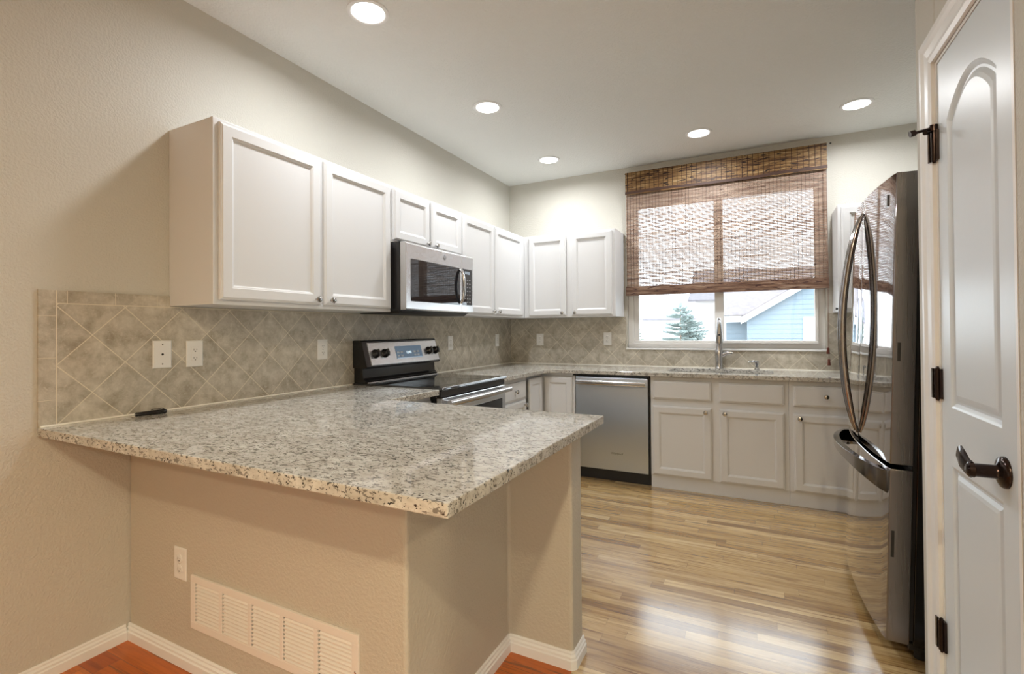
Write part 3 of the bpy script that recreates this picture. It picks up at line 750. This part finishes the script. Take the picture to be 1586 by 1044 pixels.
for i in range(3):
    for j in range(7): obj('button', MB().box(.4315, .4320, -1.588+.032*i, -1.572+.032*i, 1.458+.027*j, 1.464+.027*j), BG, kp)
obj('display', MB().box(.4315, .4322, -1.583, -1.515, 1.665, 1.685), mat('mw_display', (.25,.3,.35), .3, emit=(.6,.8,1), estr=.12), kp)
hp = [(.432+.004, -1.645, 1.452)] + [(.432 + .030*math.sin(math.pi*t/12)**.6 + .006, -1.645, 1.455+.235*t/12) for t in range(1, 12)] + [(.436, -1.645, 1.692)]
obj('handle', MB().tube(hp, .0115, 12, flat=(1.1, .8)), CHROME, dr)
em = obj('emblem', MB().lathe((.4298, -1.838, 1.752), XA, [(.0165, 0), (.0165, .0015), (.0150, .0022)], 32), mat('emblem_grey', (.30,.30,.31), .3, .8), dr, label='round grey monogram emblem')
text_mesh('monogram', 'GE', .015, (.4321, -1.8478, 1.7467), YA, ZA, mat('emblem_light', (.7,.7,.7), .3, .5), em, shear=.2)

# ------------------------------------------------------------------ refrigerator
def fridge():
    r = thing('refrigerator', 'dark stainless french door refrigerator with a bottom freezer and curved handles', 'refrigerator', (3.15, -1.845, .0155), (0, math.radians(1.78), 0))
    M = r.matrix_basis
    def put(name, mb, mt, par, **k):
        mb.v = [M @ v for v in mb.v]; return obj(name, mb, mt, par, **k)
    # local frame: -x is the front, front near corner at x=-.413
    Y0, Y1 = -.455, .455; XFR = -.412; TH = .072
    def front(y):          # the bowed face
        t = (y - Y0)/(Y1 - Y0); return XFR - .004*t - .030*(1-(2*t-1)**2)
    def slab_(ya, yb, z0, z1, n=14):
        pts = [(XFR+TH, ya), (XFR+.012 if abs(ya) > .3 else XFR-.01, ya)]
        pts = [(XFR+TH, ya)]
        for i in range(n+1):
            y = ya + (yb-ya)*i/n; x = front(y)
            e = min(i, n-i)
            if e == 0: x += .002
            pts.append((x, y))
        pts.append((XFR+TH, yb)); return MB().prism(pts, 'z', z0, z1, True)
    put('cabinet', MB().box(XFR+TH+.014, .332, Y0+.012, Y1-.012, .035, 1.765), BLACK, r, bevel=.003)
    put('gasket', MB().box(XFR+TH, XFR+TH+.014, Y0+.02, Y1-.02, .05, 1.76), BLACKM, r)
    put('base_grille', MB().box(XFR+TH+.006, XFR+TH+.05, Y0+.03, Y1-.03, .012, .035), BLACKM, r)
    for yy in (Y0+.05, Y1-.05): put('hinge_cover', MB().box(XFR+TH+.001, .10, yy-.036, yy+.040, 1.766, 1.811).cyl((XFR+.086, yy, 1.80), (XFR+.086, yy, 1.822), .017, n=16), BLACK, r, bevel=.005)
    for (xx, yy, za, zb) in ((XFR+TH+.045, Y0+.06, -.024, .014), (XFR+TH+.045, Y1-.06, -.024, .014), (.3, Y1-.06, 0, .036), (.3, Y0+.06, 0, .036)): put('foot', MB().cyl((xx, yy, za), (xx, yy, zb), .018), BLACKM, r)
    Z1 = .692
    def side_faces(o):
        o.data.materials.append(BSTEELS)
        for p in o.data.polygons:
            if abs(p.normal.y) > .8: p.material_index = 1
    doors = []
    for (ya, yb) in ((Y0, -.002), (.002, Y1)):
        d = put('door', slab_(ya, yb, Z1+.018, 1.812), BSTEEL, r); d.data.materials[0] = BSTEEL
        side_faces(d); m_ = d.modifiers.new('bevel', 'BEVEL'); m_.width = .003; m_.segments = 2; m_.limit_method = 'ANGLE'; m_.angle_limit = math.radians(60)
        sgn = -1 if ya < -.1 else 1; hy = .030*sgn
        fx = front(hy); n = 22; path = []
        for i in range(n+1):
            t = i/n; z = .745 + (1.745-.745)*t
            path.append((fx - .004 - .066*math.sin(math.pi*t)**.75, hy, z))
        rr = [.003 + .0085*min(1, math.sin(math.pi*max(i, .15)/n if i < n else math.pi*.15/n)*2.2)**.5 for i in range(n+1)]
        put('handle', MB().tube(path, rr, 14, flat=(.72, 1.15)), HANDLE, d)
        doors.append(d)
    f = put('freezer_drawer', slab_(Y0, Y1, .042, Z1, 28), BSTEEL, r)
    side_faces(f); m_ = f.modifiers.new('bevel', 'BEVEL'); m_.width = .003; m_.segments = 2; m_.limit_method = 'ANGLE'; m_.angle_limit = math.radians(60)
    # bowed pocket handle: a tapering band
    hm = MB(); n = 34; vs = []; fs = []
    for i in range(n+1):
        t = i/n; y = Y0+.012 + (Y1-Y0-.024)*t; a = math.sin(math.pi*t)
        x = front(y) - .086*a**.62; zt = Z1-.012 + .012*a; hh = .088 - .050*a**.8; th = .010 + .012*a
        xi = min(x+th+.004, front(y)+.004) if .06 < t < .94 else front(y)+.004
        vs += [(x, y, zt), (xi, y, zt+.002), (xi, y, zt-hh*.8), (x+.004, y, zt-hh)]
    for i in range(n):
        for j in range(4):
            fs.append((i*4+j, i*4+(j+1) % 4, (i+1)*4+(j+1) % 4, (i+1)*4+j))
    fs += [(0,1,2,3), tuple(n*4+j for j in range(4))]
    hm.add(vs, fs, True); h = put('handle', hm, HANDLE, f, bevel=.003)
    put('side_slot', MB().box(XFR+.010, XFR+.020, Y0-.0006, Y0+.001, .36, .46), BLACKM, f)
    put('side_slot', MB().box(XFR+.016, XFR+.026, Y0-.0006, Y0+.001, 1.10, 1.17), BLACKM, doors[0])
    put('badge', MB().box(front(-.35)-.0015, front(-.35)+.003, -.385, -.315, 1.70, 1.745), HANDLE, doors[0], label='small rectangular badge outline')
fridge()

# ------------------------------------------------------------------ sink, faucet, dispenser
r = thing('kitchen_sink', 'undermount double basin sink set in the granite under the window', 'sink', (2.04, -.3, .68))
def basin(x0, x1):
    a = rounded(x0, x1, SY0-.006, SY1+.006, .06); b = rounded(x0+.015, x1-.015, SY0+.01, SY1-.01, .05); z0, z1 = C-.033, .70
    n = len(a); vs = [(p[0], p[1], z0) for p in a] + [(p[0], p[1], z1) for p in b] + [((x0+x1)/2, (SY0+SY1)/2, z1-.004)]
    fs = [(i, (i+1) % n, n+(i+1) % n, n+i) for i in range(n)] + [(n+i, n+(i+1) % n, 2*n) for i in range(n)]
    m = MB().add(vs, fs, False); o = obj('basin', m, STEEL, r, recalc=False)
    s = o.modifiers.new('thick', 'SOLIDIFY'); s.thickness = .002
    obj('drain', MB().lathe(((x0+x1)/2, (SY0+SY1)/2, z1-.003), ZA, [(.045, 0), (.045, .003), (.03, .004)], 24), CHROME, o)
basin(SX0-.004, 2.035); basin(2.045, SX1+.004)
fx, fy = 2.026, -.062
r = thing('faucet', 'brushed nickel pull down kitchen faucet behind the sink', 'faucet', (fx, fy, C))
obj('body', MB().lathe((fx, fy, C+.0003), ZA, [(.034, 0), (.034, .006), (.030, .012), (.029, .05), (.033, .10), (.034, .125), (.031, .15), (.022, .18), (.019, .20), (.0165, .24)], 28), CHROME, r)
path = []
for i in range(15):
    a = math.pi*i/14*.93
    path.append((fx + .01*i/14, fy - .052*(1-math.cos(a)), 1.275 + .058*math.sin(a)))
path = [(fx, fy, 1.14)] + path
obj('spout', MB().tube(path, .0145, 16), CHROME, r)
e = Vector(path[-1])
hd = obj('spray_head', MB().lathe(e+Vector((0,0,.008)), (-.01, .05, -1), [(.0155, 0), (.019, .03), (.0235, .09), (.0285, .135), (.0285, .160), (.020, .163)], 24), CHROME, r)
obj('spray_button', MB().lathe(e+Vector((.0, -.018, -.085)), (.1, -1, 0), [(.007, 0), (.007, .005), (.004, .007)], 14), BLACKM, hd)
obj('lever', MB().tube([(fx+.015, fy, 1.025), (fx+.040, fy-.004, 1.040), (fx+.066, fy-.008, 1.050), (fx+.092, fy-.012, 1.052), (fx+.104, fy-.014, 1.046)], [.021, .019, .014, .012, .008], 14), CHROME, r)
sx, sy = 2.312, -.066
r = thing('soap_dispenser', 'small brushed nickel soap dispenser right of the faucet', 'dispenser', (sx, sy, C))
obj('base', MB().lathe((sx, sy, C+.0003), ZA, [(.021, 0), (.021, .004), (.015, .010), (.0125, .034), (.016, .040), (.017, .066), (.013, .070)], 22), CHROME, r)
obj('nozzle', MB().tube([(sx+.005, sy, .979), (sx-.025, sy-.01, .983), (sx-.055, sy-.02, .979), (sx-.066, sy-.024, .970)], [.009, .008, .0065, .005], 12), CHROME, r)

# ------------------------------------------------------------------ bamboo shade
r = thing('bamboo_shade', 'woven bamboo roman shade half lowered over the kitchen window', 'shade', (2.02, -.03, 1.56))
BX0, BX1 = 1.238, 2.822
rng = random.Random(3)
def wavy(x): return .004*math.sin(x*5.1) + .002*math.sin(x*13)
vm = MB(); z = 2.706; i = 0
while z > 2.512:
    h = rng.uniform(.006, .0125); segs = 1
    d = .062 + rng.uniform(-.0012, .0012)
    vm.box(BX0+rng.uniform(0, .003), BX1-rng.uniform(0, .003), -d, -.058, z-h+.0007, z); z -= h
vm.box(BX0+.002, BX1-.002, -.058, -.052, 2.508, 2.706)
v = obj('valance', vm, VAL, r)
# scalloped hem of the valance
hm = MB(); n = 40; vs = []; fs = []
for i in range(n+1):
    x = BX0 + (BX1-BX0)*i/n; zc = 2.512 + wavy(x)*1.2
    vs += [(x, -.066, zc+.016), (x, -.066, zc-.006), (x, -.056, zc-.006), (x, -.056, zc+.016)]
for i in range(n):
    for j in range(4): fs.append((i*4+j, i*4+(j+1) % 4, (i+1)*4+(j+1) % 4, (i+1)*4+j))
fs += [(0,1,2,3), tuple(n*4+j for j in range(4))]
obj('valance_hem', hm.add(vs, fs), mat('hem_dark', (.06, .025, .015), .6), v, label='dark uneven lower edge of the valance')
th = MB(); x = BX0+.02
while x < BX1-.01:
    th.box(x, x+.0036, -.0655, -.0615, 2.51, 2.706); x += .040
obj('stitching', th, THREAD, v)
obj('head_rail', MB().box(BX0+.004, BX1-.004, -.05, -.001, 2.66, 2.70), mat('rail_wood', (.30, .17, .08), .6), r)
sm = MB(); z = 2.655
while z > 1.64:
    x = BX0 + .002
    while x < BX1-.006:
        ln = rng.uniform(.12, .55); x2 = min(x+ln, BX1-.002)
        if BX1-x2 < .03: x2 = BX1-.002
        dz = rng.uniform(-.0006, .0006); hh = rng.uniform(.0045, .0054)
        sm.box(x+.001, x2-.001, -.0405, -.0375, z+dz-hh, z+dz+hh); x = x2
    z -= .0123
obj('slats', sm, SLAT, r)
th = MB(); x = BX0+.012; k = 0
while x < BX1-.004:
    th.box(x, x+.0018, -.042, -.0408, 1.60, 2.655); th.box(x, x+.0018, -.0372, -.036, 1.60, 2.655); x += .0285
obj('threads', th, THREAD, r)
bm_ = MB(); 
for (za, zb, ya, yb) in ((1.566, 1.600, -.060, -.030), (1.598, 1.632, -.054, -.032), (1.628, 1.652, -.048, -.034)):
    z = zb
    while z > za:
        h = rng.uniform(.004, .008); bm_.box(BX0-.004+rng.uniform(0, .003), BX1+.003-rng.uniform(0, .003), ya+rng.uniform(-.001, .001), yb, max(z-h, za)+.0006, z); z -= h
obj('gathered_folds', bm_, BAND, r, label='stacked dark folds at the bottom of the shade')
cm = MB().tube([(2.795, -.070, 2.50), (2.803, -.066, 2.0), (2.812, -.064, 1.55), (2.812, -.045, 1.10)], .0016, 6).tube([(2.805, -.070, 2.50), (2.820, -.070, 1.62), (2.818, -.064, 1.4), (2.817, -.045, 1.06)], .0016, 6)
c = obj('pull_cord', cm, CORD, r)
for (x, zt) in ((2.812, 1.10), (2.817, 1.01)):
    t = obj('tassel', MB().lathe((x, -.045, zt), (0, 0, -1), [(.003, 0), (.010, .006), (.008, .014), (.012, .045), (.010, .05)], 12), mat('tassel_red_brown', (.14, .035, .02), .6), c)
obj('cord_strand', MB().tube([(2.817, -.045, 1.06), (2.817, -.045, 1.008)], .0014, 6), CORD, c)
for (x, z, w) in ((1.229, 2.713, 'small black nail in the wall above the left end of the bamboo shade'), (2.850, 2.714, 'small black nail in the wall above the right end of the bamboo shade')):
    tag(obj('nail', MB().lathe((x, -.0004, z), (0, -1, 0), [(.004, 0), (.004, .008), (.007, .009), (.006, .011)], 12), BLACKM), w, 'nail', 'nails beside the shade')

# ------------------------------------------------------------------ outlets and plates (built facing -y at the origin, then turned)
PG = 'wall outlets and plates'
def plate(name, kind, loc, rz, label, cat):
    r = thing(name, label, cat, (0, 0, 0), group=PG)
    w, h, t = .0375, .060, .0055
    obj('cover_plate', MB().rings((-w, -.0002, -h), XA, ZA, -YA, 2*w, 2*h, [(0, 0), (0, .003), (.003, .0052), (.004, .0055)]), PLASTIC, r)
    if kind == 'coax':
        obj('jack', MB().lathe((0, -.0055, 0), -YA, [(.0048, 0), (.0048, .001)], 14), HOLE, r)
        for z in (-.042, .042): obj('screw', MB().lathe((0, -.0055, z), -YA, [(.0032, 0), (.0028, .0008)], 12), KNOB, r)
    elif kind == 'gfci':
        f = obj('receptacle', MB().rings((-.0165, -.0052, -.033), XA, ZA, -YA, .033, .066, [(0, 0), (0, .002), (.001, .0025)]), PLASTIC, r)
        for z in (-.019, .019):
            for s in (MB().box(-.0075, -.0055, -.0080, -.0075, z-.004, z+.004), MB().box(.0055, .0075, -.0080, -.0075, z-.003, z+.003), MB().lathe((0, -.0075, z-.009), -YA, [(.0025, 0), (.0025, .0005)], 10)): obj('slot', s, HOLE, f)
        for z in (-.004, .0005): obj('reset_button', MB().box(-.007, .007, -.0088, -.0075, z, z+.0035), PLASTIC, f)
    else:
        for z in (-.0195, .0195):
            f = obj('receptacle', MB().lathe((0, -.0052, z), -YA, [(.0172, 0), (.0172, .002), (.016, .0026)], 24), PLASTIC, r)
            for s in (MB().box(-.0075, -.0055, -.0083, -.0078, z-.002, z+.006), MB().box(.0055, .0075, -.0083, -.0078, z-.001, z+.005), MB().lathe((0, -.0078, z-.007), -YA, [(.0025, 0), (.0025, .0005)], 10)): obj('slot', s, HOLE, f)
        obj('screw', MB().lathe((0, -.0055, 0), -YA, [(.003, 0), (.0026, .0008)], 12), KNOB, r)
    r.location = loc; r.rotation_euler = (0, 0, rz)
    return r
Q = math.radians(90)
plate('cable_plate', 'coax', (.0092, -3.392, 1.161), Q, 'white cable jack plate with one round hole, leftmost plate on the left wall tiles', 'wall plate')
plate('outlet', 'gfci', (.0092, -3.254, 1.158), Q, 'white rectangular outlet with reset buttons, just right of the cable jack plate', 'outlet')
o = plate('outlet', 'duplex', (.0092, -2.510, 1.149), Q, 'white outlet on the left wall tiles, under the tall cabinet and left of the range', 'outlet')
for (loc, rz, l) in (((.0092, -1.145, 1.152), Q, 'white outlet on the left wall tiles just right of the range control panel'),
                     ((.0092, -.311, 1.157), Q, 'white outlet on the left wall tiles nearest the room corner'),
                     ((.345, -.0092, 1.158), 0, 'white outlet on the window wall tiles nearest the room corner'),
                     ((1.044, -.0092, 1.165), 0, 'white outlet on the window wall tiles just left of the window'),
                     ((.361, -3.5102, .379), 0, 'white outlet low on the beige peninsula wall, beside the return air grille')):
    c = copy_tree(o); c.location = loc; c.rotation_euler = (0, 0, rz); c['label'] = l

# ------------------------------------------------------------------ return air grille
GX0, GX1, GZ0, GZ1 = .436, 1.262, .160, .356
r = thing('return_air_grille', 'long white louvered return air grille low on the peninsula wall', 'vent', ((GX0+GX1)/2, -3.511, GZ0))
fw = .026; yb, yf = -3.5105, -3.519
m = MB(); n = 5; gap = .017; iw = (GX1-GX0-2*fw-(n-1)*gap)/n
m.box(GX0, GX1, yf, yb, GZ0, GZ0+fw).box(GX0, GX1, yf, yb, GZ1-fw, GZ1).box(GX0, GX0+fw, yf, yb, GZ0+fw, GZ1-fw).box(GX1-fw, GX1, yf, yb, GZ0+fw, GZ1-fw)
for i in range(n-1):
    x = GX0+fw+(i+1)*iw+i*gap; m.box(x, x+gap, yf, yb, GZ0+fw, GZ1-fw)
obj('frame', m, mat('grille_white', (.80, .76, .70), .4), r, bevel=.0012)
obj('duct_shadow', MB().box(GX0+fw-.002, GX1-fw+.002, -3.5112, -3.5103, GZ0+fw-.002, GZ1-fw+.002), HOLE, r, label='dark gap behind the louvers')
for i in range(n):
    x = GX0+fw+i*(iw+gap); m = MB(); k = 11; hz = (GZ1-GZ0-2*fw)/k
    for j in range(k):
        z = GZ0+fw+hz*j
        g_ = x+.0065; m.box(x, x+iw, yf+.0004, yf+.0022, z+.0002, z+.0050)
        vs = [(g_, yf+.0010, z+.0030), (x+iw, yf+.0010, z+.0030), (x+iw, yb-.0008, z+hz*.80), (g_, yb-.0008, z+hz*.80), (g_, yf+.0010, z+.0048), (x+iw, yf+.0010, z+.0048), (x+iw, yb-.0008, z+hz*.80+.002), (g_, yb-.0008, z+hz*.80+.002)]
        m.add(vs, [(0,3,2,1),(4,5,6,7),(0,1,5,4),(1,2,6,5),(2,3,7,6),(3,0,4,7)])
    obj('louvers', m, bpy.data.materials['grille_white'], r)
obj('screw', MB().lathe((GX1-.012, yf-.0002, .245), -YA, [(.004, 0), (.003, .001)], 12), KNOB, r)

# ------------------------------------------------------------------ marker left on the counter
mk = thing('marker', 'black marker pen with a pocket clip lying on the granite near the left wall', 'pen', (.085, -3.47, C))
d = Vector((.014, .112, 0)).normalized(); p0 = Vector((.076, -3.527, C+.0095))
obj('barrel', MB().tube([p0, p0+d*.004, p0+d*.062, p0+d*.066], [.0065, .0088, .0092, .0085], 18), BLACK, mk)
cp_ = obj('cap', MB().tube([p0+d*.060, p0+d*.062, p0+d*.106, p0+d*.113], [.0088, .0098, .0095, .005], 18), BLACK, mk)
obj('clip', MB().tube([p0+d*.104+Vector((0,0,.009)), p0+d*.095+Vector((0,0,.0145)), p0+d*.060+Vector((0,0,.0135)), p0+d*.056+Vector((0,0,.011))], .0022, 8, flat=(1.6, .7)), BLACK, cp_)

# ------------------------------------------------------------------ ceiling downlights
def downlight(power, color):
    r = thing('recessed_light', '', 'ceiling light', (0, 0, 0), group='recessed ceiling lights')
    obj('trim_ring', MB().lathe((0, 0, -.0005), -ZA, [(.098, 0), (.097, .004), (.088, .007), (.080, .006), (.076, .002), (.076, 0)], 48), TRIM, r)
    obj('lens', MB().lathe((0, 0, -.0008), -ZA, [(.0755, 0), (.0755, .0045), (.068, .0062), (.04, .0075), (.012, .008)], 40), LENS, r)
    d = bpy.data.lights.new('lamp', 'AREA'); d.shape = 'DISK'; d.size = .15; d.energy = power; d.color = color; d.spread = math.radians(168)
    l = bpy.data.objects.new('lamp', d); COL.objects.link(l); l.parent = r; l.location = (0, 0, -.012)
    return r
lab = ['ceiling light nearest the camera, above the peninsula and largest in view', 'ceiling light above the range, second from the camera along the left wall',
       'ceiling light in the far left corner above the corner cabinets', 'ceiling light in front of the bamboo shade, middle of the far row', 'ceiling light at the right end of the far row, near the refrigerator']
lab = ['round recessed ' + s for s in lab]
proto = downlight(LAMP_POWER, LAMP_COLOR)
for i, (x, y) in enumerate(((.685, -2.84), (.70, -1.709), (.677, -.554), (1.93, -.558), (2.939, -.57))):
    o = proto if i == 0 else copy_tree(proto)
    o.location = (x, y, H); o['label'] = lab[i]
fill_proto = downlight(FILL_POWER, FILL_COLOR)  # fill lights added out of view, shaped like the kitchen downlights
for i, (x, y) in enumerate(((2.5, -5.7), (4.5, -5.4), (2.5, -7.3), (4.5, -7.2))):
    o = fill_proto if i == 0 else copy_tree(fill_proto)
    o.location = (x, y, H); o['group'] = 'added fill lights behind the camera'; o['label'] = 'added fill light built as a round recessed light, unseen behind the camera'

# ------------------------------------------------------------------ outside: houses, tree, fence
GZ = -1.0
m = MB(); m.box(-60, 60, .16, 120, GZ-.1, GZ); struct('ground_outside', m, mat('pale_ground', (.5, .49, .47), .9, vary=.1, vscale=2))
SID = mat('blue_siding', (.215, .275, .325), .6); SHG = mat('roof_shingle', (.20, .18, .19), .9, vary=.3, vscale=7); WT = mat('outside_white', (.75, .75, .77), .5)
def siding(m, x0, x1, y, zf, z0, step=.16):
    """lap boards; zf(x) top edge"""
    z = z0
    while z < 9:
        z2 = z+step
        # span of x where the roof line is above this board
        n = 60; xs = [x0+(x1-x0)*i/n for i in range(n+1)]; ok = [x for x in xs if zf(x) > z+.01]
        if not ok: break
        a, b = min(ok), max(ok)
        m.prism([(y-.022, z), (y, z), (y, z2), (y-.004, z2)], 'x', a, b); z = z2
    return m
def SC(x, z, Y):      # point seen through the window, given for distance 8, moved to distance Y
    k = (Y+4.61)/(8+4.61); return 2.322+(x-2.322)*k, 1.2535+(z-1.2535)*k
Y1_ = 14.0; Y2_ = 14.9
r = thing('house', 'light blue sided house with a white trimmed gable beyond the right window pane', 'house', (6, 17, GZ))
xe, ze = SC(2.08, 1.585, Y1_); xr_, zr_ = SC(2.942, 2.113, Y1_); sl = (zr_-ze)/(xr_-xe)
px_ = xe+4.2; pz = ze+sl*4.2
top = lambda x: (ze+sl*(x-xe)) if x < px_ else (pz - sl*(x-px_))
m = MB(); xl, _ = SC(2.10, 0, Y1_)
siding(m, xl, px_+4.2, Y1_, lambda x: top(x)-.1, GZ); m.box(xl, px_+4.2, Y1_+.001, Y1_+3, GZ, ze-.3)
xw, _ = SC(1.66, 0, Y2_); siding(m, xw, px_, Y2_, lambda x: ze-.05, GZ); m.box(xw, px_+4, Y2_+.001, 19, GZ, ze-.1)
obj('wall', m, SID, r)
ft = .24
f = MB(); f.prism([(xe-.15, ze-.15*sl-ft), (xe-.15, ze-.15*sl), (px_, pz), (px_+4.3, pz-4.3*sl), (px_+4.3, pz-4.3*sl-ft), (px_, pz-ft)], 'y', Y1_-.35, Y1_-.28)
_, z_e = SC(1.6, 1.585, Y2_); x_e, _ = SC(1.58, 0, Y2_)
f.box(x_e, xe+1.2, Y2_-.42, Y2_-.36, ze-ft-.02, ze-.02)
obj('fascia', f, WT, r)
rf = MB(); rf.add([(xe-.15, Y1_-.36, ze-.15*sl+.01), (px_, Y1_-.36, pz+.01), (px_, 20, pz+.01), (xe-.15, 20, ze-.15*sl+.01), (xe-.15, Y1_-.36, ze-.15*sl-.03), (px_, Y1_-.36, pz-.03), (px_, 20, pz-.03), (xe-.15, 20, ze-.15*sl-.03)], [(0,3,2,1),(4,5,6,7),(0,1,5,4),(1,2,6,5),(2,3,7,6),(3,0,4,7)])
rf.add([(px_+4.3, Y1_-.36, pz-4.3*sl+.01), (px_, Y1_-.36, pz+.01), (px_, 20, pz+.01), (px_+4.3, 20, pz-4.3*sl+.01)], [(0,1,2,3)])
rf.add([(x_e, Y2_-.42, ze), (px_, Y2_-.42, ze), (px_, 18.5, ze+2.0), (x_e, 18.5, ze+2.0), (x_e, Y2_-.42, ze-.04), (px_, Y2_-.42, ze-.04), (px_, 18.5, ze+1.9), (x_e, 18.5, ze+1.9)], [(0,3,2,1),(4,5,6,7),(0,1,5,4),(1,2,6,5),(2,3,7,6),(3,0,4,7)])
obj('roof', rf, SHG, r)
wx, wz = SC(3.22, 1.50, Y1_); 
wm = MB(); wm.box(wx, wx+1.0, Y1_-.05, Y1_-.02, wz-1.3, wz); wf = obj('window_frame', wm, WT, r)
obj('pane', MB().box(wx+.16, wx+.84, Y1_-.06, Y1_-.045, wz-1.2, wz-.14), mat('far_glass', (.33, .37, .41), .5), wf)
# far houses
def far_house(cx, cy, w, d, hw, hr, wallm, roofm, label):
    r = thing('house', label, 'house', (cx, cy, GZ), group='distant houses')
    m = MB().box(cx-w/2, cx+w/2, cy, cy+d, GZ, GZ+hw); obj('wall', m, wallm, r)
    rf = MB().prism([(cy-.5, GZ+hw-.05), (cy+d/2, GZ+hw+hr), (cy+d+.5, GZ+hw-.05), (cy+d+.5, GZ+hw-.15), (cy+d/2, GZ+hw+hr-.12), (cy-.5, GZ+hw-.15)], 'x', cx-w/2-.4, cx+w/2+.4); obj('roof', rf, roofm, r)
    wm = MB()
    for k in (-.3, .0, .3): wm.box(cx+k*w-.5, cx+k*w+.5, cy-.04, cy-.005, GZ+hw*.45, GZ+hw*.8)
    obj('window', wm, mat('far_pane', (.42,.43,.46), .5), r)
SHL = mat('pale_roof', (.22,.21,.25), .9, vary=.12, vscale=4); SHD = mat('grey_roof', (.16,.15,.165), .9, vary=.25, vscale=4); PALE = mat('pale_wall', (.60,.575,.565), .7)
far_house(-3.2, 44, 9, 8, 3.3, 2.1, PALE, SHL, 'pale distant house with a lilac grey roof, far left through the window')
far_house(.35, 30, 3.4, 7, 4.2, 2.3, PALE, SHD, 'distant house with a grey shingle roof rising behind the spruce tree')
# fence
r = thing('wood_fence', 'low reddish wooden yard fence at the left of the outdoor view', 'fence', (-3, 22, GZ))
m = MB()
for i in range(40): m.box(-8+.2*i, -8+.2*i+.18, 22, 22.03, GZ, GZ+1.55+.03*(i % 3))
obj('pickets', m, mat('fence_wood', (.30, .19, .14), .8), r); obj('rail', MB().box(-8, 0, 22.03, 22.08, GZ+.4, GZ+.5).box(-8, 0, 22.03, 22.08, GZ+1.2, GZ+1.3), bpy.data.materials['fence_wood'], r)
# trees
def spruce(x, y, h, rad, label, seed, col, n=15):
    rg = random.Random(seed)
    r = thing('spruce_tree', label, 'tree', (x, y, GZ), group='conifers outside')
    obj('trunk', MB().cyl((x, y, GZ), (x, y, GZ+h*.96), .07, .015, 8), mat('bark', (.28, .22, .18), .9), r)
    m = MB()
    for k in range(n):
        t = k/(n-1); z = GZ + h*(.10 + .88*t); R = rad*(1-t)**.62 + .05
        for q in range(max(5, int(15*(1-t)+4))):
            a = rg.uniform(0, 2*math.pi); L = R*rg.uniform(.7, 1.12); up = L*rg.uniform(.0, .28)
            d = Vector((math.cos(a), math.sin(a), 0)); p = Vector((x, y, z+rg.uniform(-.06, .06)))
            e = p + d*L + Vector((0, 0, up - .10*L)); s = Vector((-d.y, d.x, 0))
            m.tube([p, (p+e)/2 - Vector((0,0,.03)), e], [.030, .024, .008], 4)
            for u in range(6):
                f_ = .3 + .12*u; c = p.lerp(e, f_); w = .24*L*(1.15-f_)
                for sg in (-1, 1):
                    m.tube([c, c + s*sg*w + d*w*.8 + Vector((0, 0, .06*rg.random()))], [.034, .010], 3)
    obj('needles', m, mat('spruce_needles', col, .9), r)
spruce(-.05, 13.2, 3.15, 1.5, 'pale blue green spruce tree seen through the left window pane', 5, (.25, .305, .295), 20)
spruce(-6.0, 34, 2.6, .8, 'small distant conifer left of the spruce tree through the window', 9, (.25, .28, .24), 9)
